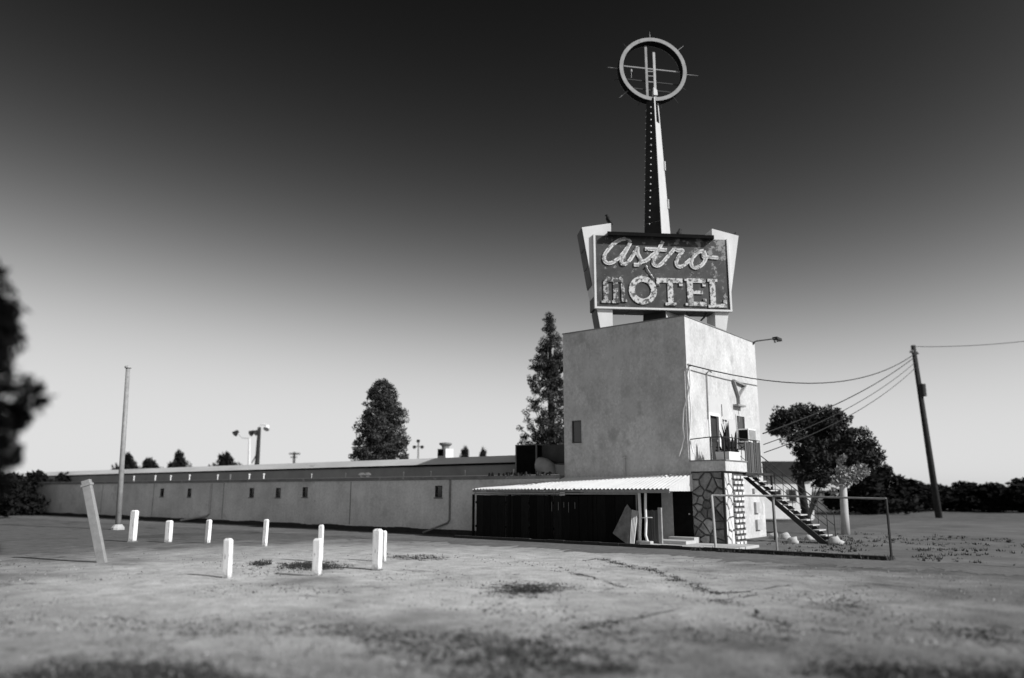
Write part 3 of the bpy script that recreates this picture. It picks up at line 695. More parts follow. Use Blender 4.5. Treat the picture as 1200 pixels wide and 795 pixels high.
# ------------------------------------------------------------------ stone pier + landing + stairs
def flag(W_, H_, nseed, seed):
    rnd = random.Random(seed); pts = []
    tries = 0
    while len(pts) < nseed and tries < 4000:
        p = (rnd.uniform(0, W_), rnd.uniform(0, H_)); tries += 1
        if all((p[0]-q[0])**2 + (p[1]-q[1])**2 > .42*W_*H_/nseed for q in pts): pts.append(p)
    cells = []
    for p in pts:
        poly = [(0, 0), (W_, 0), (W_, H_), (0, H_)]
        for q in pts:
            if q is p: continue
            mx, my, dx, dy = (p[0]+q[0])/2, (p[1]+q[1])/2, q[0]-p[0], q[1]-p[1]
            out = []
            for i in range(len(poly)):
                a, c = poly[i], poly[(i+1) % len(poly)]
                da = (a[0]-mx)*dx + (a[1]-my)*dy; dc = (c[0]-mx)*dx + (c[1]-my)*dy
                if da <= 0: out.append(a)
                if da*dc < 0:
                    t = da/(da-dc); out.append((a[0]+(c[0]-a[0])*t, a[1]+(c[1]-a[1])*t))
            poly = out
            if not poly: break
        if len(poly) >= 3:
            cx_, cy_ = sum(a[0] for a in poly)/len(poly), sum(a[1] for a in poly)/len(poly)
            poly2 = []
            for a in poly:
                dx, dy = cx_-a[0], cy_-a[1]; L_ = math.hypot(dx, dy) or 1
                k = min(.5, .028/L_); poly2.append((a[0]+dx*k, a[1]+dy*k))
            poly3 = []
            for i in range(len(poly2)):
                a, c = poly2[i], poly2[(i+1) % len(poly2)]; L_ = math.hypot(c[0]-a[0], c[1]-a[1])
                ux, uy = (cx_-a[0])*.06*rnd.random(), (cy_-a[1])*.06*rnd.random(); poly3.append((a[0]+ux, a[1]+uy))
                if L_ > .12:
                    t = rnd.uniform(.35, .65); k = rnd.uniform(0, .10)
                    poly3.append((a[0]+(c[0]-a[0])*t + (cx_-(a[0]+c[0])/2)*k, a[1]+(c[1]-a[1])*t + (cy_-(a[1]+c[1])/2)*k))
            cells.append(poly3)
    return cells
P_ = thing('stone_pier', 'flagstone clad pier under the landing with a white brick strip', 'pier', (.7, 1.0, 0))
MB().box((.003, .0, 0), (1.40, 2.0, 2.96)).build('core', m_mortar, P_)
rn = random.Random(3)
for c in flag(1.38, 2.94, 30, 11):
    MB().prism([(.01 + x, -.002, .005 + z) for x, z in c], (0, -rn.uniform(.03, .07), 0), inset=.022).build('stone', m_stone, P_)
for c in flag(.74, 2.92, 16, 5):
    MB().prism([(1.402, .005 + x, .005 + z) for x, z in c], (rn.uniform(.03, .06), 0, 0), inset=.02).build('lit_stone', m_stonel, P_)
MB().box((1.36, -.075, 0), (1.445, -.004, 2.94)).build('corner_bead', m_dark, P_)
bk = None
for r in range(13):
    for k in range(3):
        z_ = .02 + r*.222; y_ = .86 + k*.37 + (.10 if r % 2 else 0)
        if bk is None:
            bk = MB().box((-.05, -.125, 0), (.06, .125, .115)).build('brick', m_brick, P_, bevel=.012, local=True); bk.location = V((1.43, y_+.1, z_)) - wloc(P_)
        else: put(bk, 'brick', (1.43 + rn.uniform(-.012, .012), y_+.1, z_), P_)
# landing
ld = thing('landing', 'concrete landing slab with metal deck outside the upper tower door', 'landing', (.7, 2.2, 2.97))
MB().box((.004, -.10, 2.972), (1.56, 2.10, 3.385)).build('slab', m_stucco, ld, bevel=.012)
MB().box((.005, -.14, 3.388), (1.60, 2.12, 3.43)).build('slab_edge', m_cornice, ld)
MB().box((.02, 2.125, 2.86), (1.5, 5.25, 2.96)).build('deck', m_dark, ld)
for y in (5.1,): MB().box((1.42, y, 0), (1.50, y+.08, 2.855)).build('deck_post', m_dark, ld)
def tb(pts, r, name, par, m=m_dark): return MB().tube(pts, r, 6).build(name, m, par)
tb([(.03, -.05, 4.3), (.9, -.05, 4.36), (1.52, -.05, 4.34)], .022, 'handrail', ld)
tb([(.95, -.05, 3.43), (.95, -.05, 4.36)], .03, 'rail_post', ld)
tb([(1.52, -.05, 3.43), (1.52, -.05, 4.34)], .025, 'rail_post', ld)
tb([(1.52, -.05, 4.34), (1.52, 2.1, 4.36), (1.50, 3.9, 4.36)], .022, 'handrail', ld)
bp0 = None
for k in range(9):
    y = 2.2 + k*.2
    h_ = 1.25 + .18*rn.random()
    if bp0 is None:
        bp0 = MB().box((0, 0, 0), (.03, .15, 1.0)).build('picket', m_wood, ld, local=True); bp0.location = V((1.46, y, 2.965)) - wloc(ld); bp0.scale = (1, 1, h_)
    else: put(bp0, 'picket', (1.46 + rn.uniform(-.01, .01), y, 2.965), ld, scale=(1, 1, h_))
# potted cactus
pt = thing('potted_cactus', 'white planter with tall dark spiky stems on the landing', 'plant', (1.2, .9, 3.43))
MB().prism([(.95, .45, 3.432), (1.5, .45, 3.432), (1.5, 1.5, 3.432), (.95, 1.5, 3.432)], (0, 0, .34), inset=-.06).build('planter', m_white, pt)
b = MB()
for k in range(26):
    y = rn.uniform(.45, 1.5); x = rn.uniform(1.0, 1.45); h_ = rn.uniform(.5, 1.0) + (.55 if .75 < y < .95 else 0)
    b.tube([(x, y, 3.7), (x + rn.uniform(-.05, .05), y + rn.uniform(-.05, .05), 3.7 + h_*.6), (x + rn.uniform(-.1, .1), y + rn.uniform(-.1, .1), 3.7 + h_)], [.055, .05, .006], 5)
b.build('stems', m_leafr, pt)
b = MB()
for k in range(60):
    c = V((rn.uniform(.95, 1.5), rn.uniform(.45, 1.5), rn.uniform(3.76, 3.95))); d1 = V((rn.uniform(-1, 1), rn.uniform(-1, 1), rn.uniform(-.5, 1))).normalized()*.12; d2 = d1.orthogonal().normalized()*.05
    b.add([c, c+d1*.5+d2, c+d1, c+d1*.5-d2], [(0, 1, 2, 3)])
b.build('leaves', m_leafk, pt)
# staircase
stc = thing('outdoor_staircase', 'dark metal staircase with pale treads descending right from the landing', 'staircase', (2.2, 4.6, 0))
SX0, SX1, SZ0 = .55, 4.0, 2.95
for y in (4.05, 5.05):
    MB().bar((SX0, y, SZ0-.02), (SX1, y, .02), .06, .26, up=(0, 1, 0)).build('stringer', m_dark, stc) if False else MB().prism([(SX0, y, SZ0-.16), (SX0+.25, y, SZ0-.16), (SX1+.1, y, 0), (SX1-.25, y, 0)], (0, .06, 0)).build('stringer', m_dark, stc)
nT = 14; tr0 = None
for k in range(nT):
    t = (k+.5)/nT; x = SX0 + .22 + (SX1-SX0)*t; z_ = SZ0 - .06 - (SZ0-.06)*t
    if tr0 is None:
        tr0 = MB().box((-.14, -.47, 0), (.14, .47, .05)).build('tread', m_conc, stc, local=True); tr0.location = V((x, 4.58, z_)) - wloc(stc)
    else: put(tr0, 'tread', (x, 4.58, z_), stc)
sl_ = (SZ0)/(SX1-SX0)
for y in (4.08, 5.08):
    tb([(.05, y, SZ0+1.42), (.35, y, SZ0+1.40), (SX1+.1, y, 1.22), (SX1+.1, y, 0)], .024, 'handrail', stc)
    for k in range(5):
        x = .55 + k*.72; zt = SZ0+1.40 - (x-.35)*(SZ0+.18)/(SX1-.25)
        tb([(x, y, max(0, SZ0 - (x-SX0)*sl_)), (x, y, zt)], .014, 'baluster', stc)
    tb([(.4, y, SZ0+.85), (SX1+.1, y, .72)], .014, 'mid_rail', stc)

# pipe frame in front of the pier
pfm = thing('pipe_railing', 'rusty pipe railing on thin posts in front of the stone pier', 'railing', (3.4, -1.5, 0))
pA, pB, pC = gnd(839, 646), gnd(911, 646), gnd(1045, 655)
tA, tB, tC = V((pA.x-.06, pA.y, 2.02)), V((pB.x-.03, pB.y, 2.0)), V((pC.x, pC.y, 1.93))
tb([pA, V((pA.x-.02, pA.y, .9)), tA], .05, 'post', pfm, m_galv)
tb([pB, tB], .045, 'post', pfm, m_grey)
tb([pC, tC], .045, 'post', pfm, m_dark)
tb([tA, tB], .036, 'top_rail', pfm, m_grey); tb([tB, tC], .036, 'top_rail', pfm, m_grey)

# ------------------------------------------------------------------ long motel wing
Wg = thing('motel_wing', 'long low pale motel wing receding to the left with tiny vent windows', 'building', (-40, 0, 0))
XL, XR = -82.0, -LX
def wx(px_): return onY(px_, 578, YW).x
wins = [(wx(295), 1.76), (wx(326), 1.76), (wx(357.5), 1.80), (wx(514), 1.84), (wx(222), 1.74), (wx(190), 1.74)]
b = MB(); wall_panel(b, (XL, YW, 0), (1, 0, 0), XR-XL, 2.74, [(x-.26-XL, z_, x+.26-XL, z_+.60) for x, z_ in wins], (0, -1, 0), .2); b.build('wall', m_wing, Wg)
for x, z_ in wins:
    f_ = MB().box((x-.26, YW+.0, z_), (x-.21, YW+.06, z_+.6)).box((x+.21, YW+.0, z_), (x+.26, YW+.06, z_+.6)).box((x-.21, YW+.0, z_+.55), (x+.21, YW+.06, z_+.6)).box((x-.21, YW+.0, z_), (x+.21, YW+.06, z_+.05)).build('window', m_dark, Wg)
    MB().box((x-.31, YW-.05, z_-.06), (x+.31, YW-.002, z_-.003)).build('sill', m_cornice, f_)
    MB().box((x-.21, YW+.08, z_+.05), (x+.21, YW+.10, z_+.55)).build('pane', m_glass, f_)
for x in (wx(411), wx(262), wx(180), wx(120)):
    MB().box((x-.03, YW-.012, .3), (x+.03, YW-.002, 2.7)).build('joint_cover', m_cornice, Wg)
sk = MB(); x = XL
while x < -11.3:
    j = .08*noise.noise(V((x*.5, 0, 0))); sk.box((x, YW-.05+j*.2, 0), (x+.595, YW-.003, .24+j)); x += .6
sk.build('skirting', m_tar, Wg)
MB().box((XL, YW-.10, 2.745), (XR, YW+.25, 2.90)).build('cornice', m_cornice, Wg)
MB().box((XL, YW-.13, 2.90), (XR, YW+.2, 2.94)).build('cornice_edge', m_galv, Wg)
MB().box((XL, YW+.25, 2.7), (XR, 10, 2.88)).build('lower_roof', m_roofing, Wg)
XU = -11.3; YU = 3.0
b = MB().box((XL-20, YU, 2.885), (XU, YU+.2, 3.66)).box((XU-.2, YU+.2, 2.885), (XU, 10, 3.66)); b.build('upper_wall', m_upper, Wg)
MB().box((XL-20, YU-.12, 3.60), (XU+.05, YU-.003, 3.70)).build('drip_edge', m_black, Wg)
MB().prism([(XL-20, YU-.16, 3.70), (XL-20, YU+.36, 4.10), (XL-20, YU+.5, 4.10), (XL-20, YU+.5, 3.70)], (XU+.06-XL+20, 0, 0)).build('fascia', m_fascia, Wg)
MB().box((XL-20, YU+.5, 3.70), (XU, 10, 4.05)).build('upper_roof', m_roofing, Wg)
xd = wx(528)
tb([(xd, YW-.05, 2.74), (xd, YW-.05, .75), (xd-.1, YW-.07, .58), (xd-1.5, YW-.45, .06)], .05, 'downpipe', Wg, m_cornice)
xd = wx(245)
tb([(xd+.3, YW-.05, 2.7), (xd+.3, YW-.05, .6), (xd, YW-.1, .45), (xd-2.6, YW-.5, .12)], .07, 'downpipe', Wg, m_galv)
vp0 = None
for px_, h_ in [(157, .5), (182, .5), (200, .45), (222, .5), (255, .42), (270, .42), (292, .42), (309, .42), (365, .3), (405, .3), (473, .3), (505, .3), (545, .32), (602, .32)]:
    q = onY(px_, 560, YW+.2); h_ *= .62; k_ = 1.0 if px_ < 320 else .6
    o = MB().lathe((q.x, YW+.2, 2.94), (0, 0, 1), [(.04*k_, 0), (.04*k_, h_), (.075*k_, h_+.02), (.075*k_, h_+.07), (0, h_+.1)], 10).build('vent_pipe', m_white if px_ < 320 else m_galv, Wg)
for px_ in (424, 431):
    q = onY(px_, 557, 0.0); MB().lathe((q.x, 0.0, 2.88), (0, 0, 1), [(.1, 0), (.1, .16), (.2, .18), (.2, .27), (.08, .34), (0, .34)], 12).build('vent_cap', m_white, Wg)
# strip of lower roof edge by the tower with loose debris
b = MB()
for k in range(50):
    c = V((rn.uniform(-10.2, -6.7), rn.uniform(-1.2, -.4), 2.97)); s_ = rn.uniform(.04, .10)
    b.prism([c + V((math.cos(a)*s_*rn.uniform(.6, 1.2), math.sin(a)*s_*.7, -.08)) for a in (0, 1.3, 2.4, 3.6, 5.0)], (0, 0, s_*1.3+.05), inset=s_*.4)
o = b.build('roof_debris', m_tar, None); tag(o, 'dark leaf litter and rubble heaped on the low roof edge', kind='stuff')

# rooftop cooler + duct
cl = thing('rooftop_cooler', 'dark boxy rooftop cooler beside the tower', 'cooler', (-10.1, 2.5, 2.9))
MB().box((-10.83, 1.9, 2.95), (-9.50, 3.1, 4.50)).build('cabinet', m_black, cl, bevel=.02)
for zx in ((-10.86, -10.80), (-9.53, -9.46)): MB().box((zx[0], 1.87, 2.92), (zx[1], 1.93, 4.53)).build('corner_post', m_cornice, cl)
MB().box((-10.86, 1.86, 4.505), (-9.46, 3.13, 4.55)).build('lid', m_cornice, cl)
for k in range(8): MB().box((-10.72, 1.885, 3.1+k*.17), (-9.6, 1.898, 3.18+k*.17)).build('louver', m_black, cl)
MB().box((-9.44, 2.3, 3.6), (-7.6, 3.4, 4.5)).build('plenum', m_side, cl)
b = MB(); path = [(-9.15, 2.25, 2.93)]
arc = [V((-9.10, 1.95, 3.05)), V((-9.05, 1.9, 3.6)), V((-8.85, 1.9, 3.78)), V((-8.55, 1.9, 3.68)), V((-8.30, 1.9, 3.40)), V((-8.22, 1.9, 2.9))]
duct = thing('air_duct', 'pale curved elbow duct on the low roof beside the dark cooler', 'duct', (-8.6, 2.0, 2.9))
pts_ = []
for k in range(9):
    a = R(180 - k*11.25); pts_.append(V((-9.35 + .62 + .0, 0, 0)))
el = []
for k in range(9):
    a = R(90 - k*11.25); el.append((-9.2 + .62*math.cos(a), 1.75, 3.05 + .42*math.sin(a) + .0))
MB().tube(el + [(-8.58, 1.75, 2.9)], [.40]*9 + [.42], 14).build('elbow', m_galv, duct, smooth=True)
MB().lathe((-8.58, 1.75, 2.885), (0, 0, 1), [(.62, 0), (.62, .06), (.43, .14)], 16).build('collar', m_grey, duct)

# chimney-like ventilator on the upper roof
q = dep(522, 533, 58)
vt = thing('roof_ventilator', 'small boxy chimney vent with flared cap behind the roof edge', 'vent', (q.x, q.y, 4.0))
MB().box((q.x-.42, q.y-.42, 3.9), (q.x+.42, q.y+.42, q.z+.42)).build('chimney', m_white, vt)
MB().box((q.x-.36, q.y-.44, q.z-.1), (q.x+.2, q.y-.423, q.z+.36)).build('opening', m_black, vt)
MB().lathe((q.x, q.y, q.z+.42), (0, 0, 1), [(.28, 0), (.28, .18), (.48, .34), (.48, .44), (0, .5)], 12).build('cap', m_cornice, vt)

# ------------------------------------------------------------------ bollards
def post(loc, h_, wd, label, lean=(0, 0), rz=.3):
    t = thing('bollard', label, 'bollard', tuple(loc), 'white posts standing in the dirt lot')
    hw = wd/2; c, s = math.cos(rz), math.sin(rz)
    def q(x, y, z_): return V((loc[0] + c*x - s*y + lean[0]*z_, loc[1] + s*x + c*y + lean[1]*z_, z_))
    b = MB(); P0 = [q(x*hw, y*hw, -.1) for x, y in ((-1,-1),(1,-1),(1,1),(-1,1))]; P1 = [q(x*hw, y*hw, h_-.05) for x, y in ((-1,-1),(1,-1),(1,1),(-1,1))]; P2 = [q(x*hw*.62, y*hw*.62, h_) for x, y in ((-1,-1),(1,-1),(1,1),(-1,1))]
    b.add(P0+P1+P2, [(0,1,5,4),(1,2,6,5),(2,3,7,6),(3,0,4,7),(4,5,9,8),(5,6,10,9),(6,7,11,10),(7,4,8,11),(8,9,10,11),(3,2,1,0)])
    b.build('shaft', m_post, t, bevel=.008)
    cb = MB(); n = 9
    P = [q(hw*1.9*math.cos(a)*rn.uniform(.8, 1.3), hw*1.9*math.sin(a)*rn.uniform(.8, 1.3), -.05) for a in [2*math.pi*k/n for k in range(n)]]
    cb.prism(P, (0, 0, .075), inset=.06).build('soil_collar', m_yard, t)
    return t
BL = [((155, 635), 598, .24, 'leftmost short white post in the row by the motel wing, badly out of focus'), ((197, 636), 610, .22, 'white post second from the left in the back row before the motel wing'),
      ((243, 637), 609, .17, 'white post third from the left, near the slanted pale downpipe'), ((310, 641), 608.5, .15, 'slim white post standing alone below the row of three vent windows'),
      ((266, 678), 631, .17, 'white post nearest the camera on the left, standing alone'), ((371, 675), 631, .19, 'thick white post in front of a slimmer post, dark weeds at its foot'),
      ((375, 659), 615, .13, 'slim white post half hidden behind the thick post with weeds'), ((441.5, 668), 620, .21, 'broad white post of the right-hand pair, casting a long shadow'),
      ((449, 659), 622, .14, 'slim white post right behind the broad right-hand post')]
for (bx, by), ty, wd, lab in BL:
    g = gnd(bx, by); D = (g-CAM).dot(F0); h_ = dep(bx, ty, D).z
    post((g.x, g.y, 0), h_, wd, lab, (rn.uniform(-.035, .035), rn.uniform(-.035, .035)), R(20)+rn.uniform(-.2, .2))
# tall leaning post near the left
g = gnd(121, 660); D = (g-CAM).dot(F0); tp = dep(101, 563, D)
t = thing('leaning_post', 'tall dull grey plank post leaning left near the left edge', 'post', (g.x, g.y, 0))
b = MB(); b.bar((g.x, g.y, -.1), tp, .26, .16, up=F0); b.build('plank', m_grey, t, bevel=.015)
MB().bar(g.lerp(tp, .93), g.lerp(tp, .955), .31, .21, up=F0).build('band', m_grey, t)

# whitewashed rocks at the stair foot
def rock(loc, r, seed, label):
    bm = bmesh.new(); bmesh.ops.create_icosphere(bm, subdivisions=2, radius=1)
    b = MB()
    vs = [V(loc) + V((v_.co.x*r*1.25, v_.co.y*r, max(-.1, v_.co.z*r*.8 + r*.45)))*1.0 + v_.co*(r*.75*noise.noise(v_.co*1.6 + V((seed, 0, 0)))) for v_ in bm.verts]
    b.add(vs, [tuple(v_.index for v_ in f.verts) for f in bm.faces]); bm.free()
    return tag(b.build('rock', m_conc, at=loc, smooth=True), label, 'rock', 'whitewashed rocks by the stairs')
for i, (px_, py_, r, lab) in enumerate([(907, 631, .20, 'tall pale rock leftmost in the row by the stair foot'), (920, 632, .22, 'large pale rock beneath the stair between two others'), (929.5, 637, .20, 'small round white rock nearest the road under the stair'),
                                         (949, 633, .19, 'pale rock just left of the stair bottom'), (979, 638, .24, 'pale rock just right of the stair bottom')]):
    g = gnd(px_, py_, .012); rock((g.x, g.y, .012), r, i*3.1, lab)

# ------------------------------------------------------------------ trees
def leaves(b, c, rad, n, size, rg, flat=1.0):
    for _ in range(n):
        while True:
            p = V((rg.uniform(-1, 1), rg.uniform(-1, 1), rg.uniform(-1, 1)))
            if p.length <= 1: break
        p = c + V((p.x*rad, p.y*rad, p.z*rad*flat))
        d1 = V((rg.gauss(0, 1), rg.gauss(0, 1), rg.gauss(0, 1))).normalized(); d2 = d1.cross(V((rg.gauss(0, 1), rg.gauss(0, 1), rg.gauss(0, 1)))).normalized()
        s = size*rg.uniform(.6, 1.4); d1 *= s; d2 *= s*.42
        b.add([p-d1, p+d2, p+d1, p-d2], [(0, 1, 2, 3)])
def tree(name, label, cat, base, trunk, rtop, clumps, leaf, mat, limbs=True, seed=1, group=None, nl=40, lsize=.2, flat=.8):
    rg = random.Random(seed)
    t = thing(name, label, cat, tuple(base), group)
    b = MB(); b.tube(trunk, rtop, 8)
    b.build('trunk', m_bark, t, smooth=True)
    lb = MB(); k = 0
    for c, r in clumps:
        if rg.random() < limbs:
            a = min(trunk, key=lambda p: (V(p)-c).length + (2 if V(p).z > c.z else 0)); a = V(a)
            m = a.lerp(c, .5) + V((rg.uniform(-.2, .2), rg.uniform(-.2, .2), .15))
            lb.tube([a, m, c], [.09, .06, .02], 5); k += 1
    if k: lb.build('limbs', m_bark, t)
    b = MB()
    for c, r in clumps: leaves(b, c, r, int(nl*(r/.6)**2), lsize, rg, flat)
    b.build('crown', mat, t)
    return t
def conifer(base, h, prof, seed, label, nclump, cr_, nl, lsize, lopsided=None, mat=m_leafd, name='conifer', cat='tree'):
    """prof: list of (height fraction, radius)"""
    rg = random.Random(seed); base = V(base); cl_ = []
    def rad(t):
        for (t0, r0), (t1, r1) in zip(prof, prof[1:]):
            if t0 <= t <= t1: return r0 + (r1-r0)*(t-t0)/(t1-t0)
        return 0
    rmax = max(r for _, r in prof)
    while len(cl_) < nclump:
        t = rg.uniform(prof[0][0], prof[-1][0]); r = rad(t)
        if rg.random()*rmax > r + .15: continue
        a = rg.uniform(0, 2*math.pi); q = r*math.sqrt(rg.uniform(.05, 1))*rg.uniform(.88, 1.06)
        k = 1 + .14*noise.noise(V((math.cos(a)*1.5, math.sin(a)*1.5, t*9 + seed)))
        cl_.append((base + V((math.cos(a)*q*k, math.sin(a)*q*k, t*h)), cr_*rg.uniform(.7, 1.25)))
    trunk = [base + V((0, 0, -.1)), base + V((.05, 0, h*.3)), base + V((-.03, .05, h*.65)), base + V((0, 0, h*.97))]
    return tree(name, label, cat, base, trunk, [.42, .34, .2, .03], cl_, None, mat, .25, seed, None, nl, lsize)
q = dep(446, 537, 58)
conifer((q.x, q.y, 0), 10.45, [(.22, 2.45), (.36, 2.32), (.50, 2.1), (.66, 1.9), (.80, 1.55), (.92, 1.05), (.98, .5), (1.0, .2)], 4, 'broad dense cone-shaped conifer rising behind the long wing', 950, .30, 190, .085)
q = dep(646, 530, 58)
conifer((q.x, q.y, 0), 15.6, [(.28, 1.1), (.34, 2.5), (.44, 2.55), (.50, 1.95), (.62, 1.8), (.74, 1.55), (.84, 1.1), (.90, .55), (.95, .5), (1.0, .15)], 9, 'tall thin ragged conifer half hidden behind the tower', 560, .30, 240, .075)
# round tree on the right: leaning trunk, crown swelling up-left and drooping to the right
rg = random.Random(21)
bt = dep(943, 575, 55); bt.z = 0
def cpt(px_, py_, off=0): return dep(px_, py_, 55 + off)
tk = [bt, cpt(938, 565), cpt(945, 545), cpt(955, 525), cpt(965, 505)]
cl_ = []
blobs = [(930, 500, 24), (945, 492, 20), (962, 498, 20), (985, 505, 22), (1003, 518, 20), (1016, 532, 16), (1022, 538, 9), (910, 500, 9), (1000, 540, 12), (955, 520, 24), (975, 528, 22), (945, 535, 14), (962, 545, 16), (990, 535, 18), (938, 555, 9), (960, 560, 10), (918, 490, 12), (975, 488, 12)]
for px_, py_, rp in blobs:
    r = rp/915*55
    for k in range(int(rp*2.6)):
        while True:
            p = V((rg.uniform(-1, 1), rg.uniform(-1, 1), rg.uniform(-1, 1)))
            if p.length <= 1: break
        cl_.append((cpt(px_, py_) + V((p.x*r, p.y*r*1.2, p.z*r)), rg.uniform(.28, .5)))
tree('broadleaf_tree', 'round dark broadleaf tree leaning behind the stairs', 'tree', bt, tk, [.30, .27, .22, .16, .08], cl_, None, m_leafr, .16, 22, None, 85, .12)
# small pale tree with whitewashed trunk
q = dep(990, 612, 40); q.z = 0.0
g = gnd(990, 618)
g = q
tr = thing('pale_tree', 'small pale-leaved tree with a whitewashed trunk right of the stairs', 'tree', tuple(g))
tp = dep(988, 572, 40)
MB().tube([g, g.lerp(tp, .5), tp, tp + V((-.1, 0, .5))], [.22, .19, .18, .08], 10).build('trunk', m_galv, tr, smooth=True)
b = MB()
for px_, py_, rp in [(990, 562, 10), (1000, 556, 11), (986, 552, 7), (1010, 552, 9), (980, 565, 6), (984, 541, 4), (988, 537, 4), (977, 578, 5)]:
    leaves(b, dep(px_, py_, 40), rp/915*40, int(rp*22), .11, rg)
b.build('crown', m_leafp, tr)
# far dark trees left and right: individual trees, copies of two proto trees
def bushy(seed, label, loc, h, r):
    rg_ = random.Random(seed); cl2 = []
    for k in range(70):
        a = rg_.uniform(0, 6.283); t_ = rg_.uniform(.12, 1); q_ = r*math.sin(min(1, .25+t_*.75)*math.pi)**.5*rg_.uniform(.1, 1) if t_ < .97 else 0
        cl2.append((V(loc) + V((math.cos(a)*q_, math.sin(a)*q_, t_*h*.9)), rg_.uniform(.5, .95)))
    return tree('bushy_tree', label, 'tree', V(loc), [V(loc)-V((0, 0, .1)), V(loc)+V((0, 0, h*.3)), V(loc)+V((.1, 0, h*.7))], [.3, .25, .1], cl2, None, m_leafk, .1, seed, 'dark trees along the edges of the lot', 26, .26)
prot = None
far = [(1040, 590, 78, 3.9, 'dark bushy tree just right of the pale whitewashed tree'), (1068, 592, 84, 3.3, 'dark bushy tree left of the utility pole foot'), (1100, 592, 90, 2.8, 'low dark bushy tree at the utility pole foot'), (1132, 593, 86, 3.1, 'dark bushy tree right of the utility pole'),
       (1165, 595, 82, 2.9, 'dark bushy tree second from the right edge'), (1200, 596, 80, 3.3, 'dark bushy tree cut by the right edge'), (1015, 590, 74, 4.4, 'dark bushy tree seen behind the whitewashed trunk'),
       (10, 590, 70, 3.6, 'dark bushy tree in the lower left corner of the skyline'), (40, 590, 74, 3.9, 'dark bushy tree second from the left edge'), (72, 590, 78, 3.8, 'dark bushy tree behind the tall leaning post'), (-20, 590, 62, 4.0, 'dark bushy tree at the far left edge'), (104, 588, 92, 4.0, 'dark bushy tree at the far end of the wing')]
for i, (px_, py_, D, h_, lab) in enumerate(far):
    p = dep(px_, py_, D); p.z = 0
    if prot is None: prot = bushy(31, lab, p, 4.6, 2.6); continue
    o = dup(prot, p, rg.uniform(0, 6.28), (1.05, 1.05, h_/4.6), lab)
    if px_ > 1000: o.scale = (1.5, 1.5, h_/4.6)
# trees whose tops just clear the wing roof
for i, (px_, ty, D, wr, lab) in enumerate([(150, 534, 130, 1.0, 'distant dark treetop beside the pale pole above the wing roof'), (175, 540, 130, 1.3, 'low distant treetop right of the pale pole above the wing'), (210, 531, 130, .9, 'distant twin-headed treetop above the wing between pale pole and floodlights'),
                                            (265, 534, 120, 1.3, 'distant treetop just left of the floodlight poles'), (545, 527.5, 110, .7, 'tiny distant treetop right of the chimney vent'), (566, 529, 110, .6, 'tiny feathery distant treetop near the tower side of the roof')]):
    p = dep(px_, ty, D); z_ = p.z; p.z = 0
    o = dup(prot, p, rg.uniform(0, 6.28), (wr, wr, z_/4.5), lab); o['group'] = 'distant treetops above the roof'
# black cypress at the left edge of the frame, close to the camera
m_leafx = M('black_leaf', .006, .3, 1, rough=.95, island=.4, spec=.02)
q = dep(-112, 430, 7); 
conifer((q.x, q.y, 0), 4.75, [(.34, .78), (.46, .88), (.58, .93), (.70, .92), (.84, .76), (.93, .5), (1.0, .15)], 17, 'near black cypress cut off by the left edge', 700, .17, 900, .055, mat=m_leafx, name='cypress')

# ------------------------------------------------------------------ poles and wires
pb, ptp = dep(1097, 575, 64), dep(1070, 405, 64); pb.z = 0
up = thing('utility_pole', 'tall dark utility pole on the right with sagging wires', 'utility pole', tuple(pb))
MB().tube([pb, pb.lerp(ptp, .5), ptp], [.27, .23, .18], 10).build('pole', m_bark, up, smooth=True)
ax_ = pb.lerp(ptp, .955); ca = V((.25, .97, 0)).normalized()
MB().bar(ax_ - ca*.7, ax_ + ca*.7, .10, .12).build('crossarm', m_bark, up)
tz = pb.lerp(ptp, .72)
MB().lathe(tz + V((.25, -.12, -.4)), (0, 0, 1), [(0, 0), (.25, .03), (.25, 1.05), (0, 1.1)], 12).build('transformer', m_dark, up)
for k in (-.6, -.2, .6): MB().lathe(ax_ + ca*k + V((0, 0, .06)), (0, 0, 1), [(.03, 0), (.05, .04), (.05, .1), (.02, .14), (0, .14)], 8).build('insulator', m_galv, up)
wl = [((ax_ + ca*.6 + V((0, 0, .15))), pf(808, 428, -.15), 1.6, .03, 'thick service cable sagging from the pole to the tower corner'),
      (pb.lerp(ptp, .93), V((.1, 8.05, 5.0)), .5, .03, 'upper of the thin wires dropping from the pole behind the round tree'),
      (pb.lerp(ptp, .90), V((.1, 8.05, 4.45)), .6, .022, 'middle thin wire dropping from the pole behind the round tree'),
      (pb.lerp(ptp, .87), V((.1, 8.05, 4.05)), .7, .022, 'lowest thin wire dropping from the pole behind the round tree'),
      (ptp - V((0, 0, .1)), dep(1260, 392, 58), .3, .022, 'thin wire leading off to the right edge from the pole')]
for a_, b_, s_, r_, lab in wl:
    tag(MB().tube(sag(a_, b_, s_, 20), r_, 6).build('overhead_wire', m_cable, at=a_), lab, 'wire', 'wires strung from the utility pole')
# pale pole on the left, in front of the wing
pb = dep(140, 600, 45); pb.z = 0; ptp = dep(150, 432, 45)
lp = thing('pale_pole', 'tall slim pale pole standing before the far wing at left', 'pole', tuple(pb))
MB().tube([pb, pb.lerp(ptp, .5), ptp], [.17, .14, .12], 10).build('pole', m_grey, lp, smooth=True)
MB().lathe(ptp, (0, 0, 1), [(.14, 0), (.2, .03), (.2, .12), (0, .2)], 10).build('cap', m_galv, lp)
MB().lathe(pb, (0, 0, 1), [(.36, 0), (.36, .12), (.2, .3)], 10).build('base', m_conc, lp)
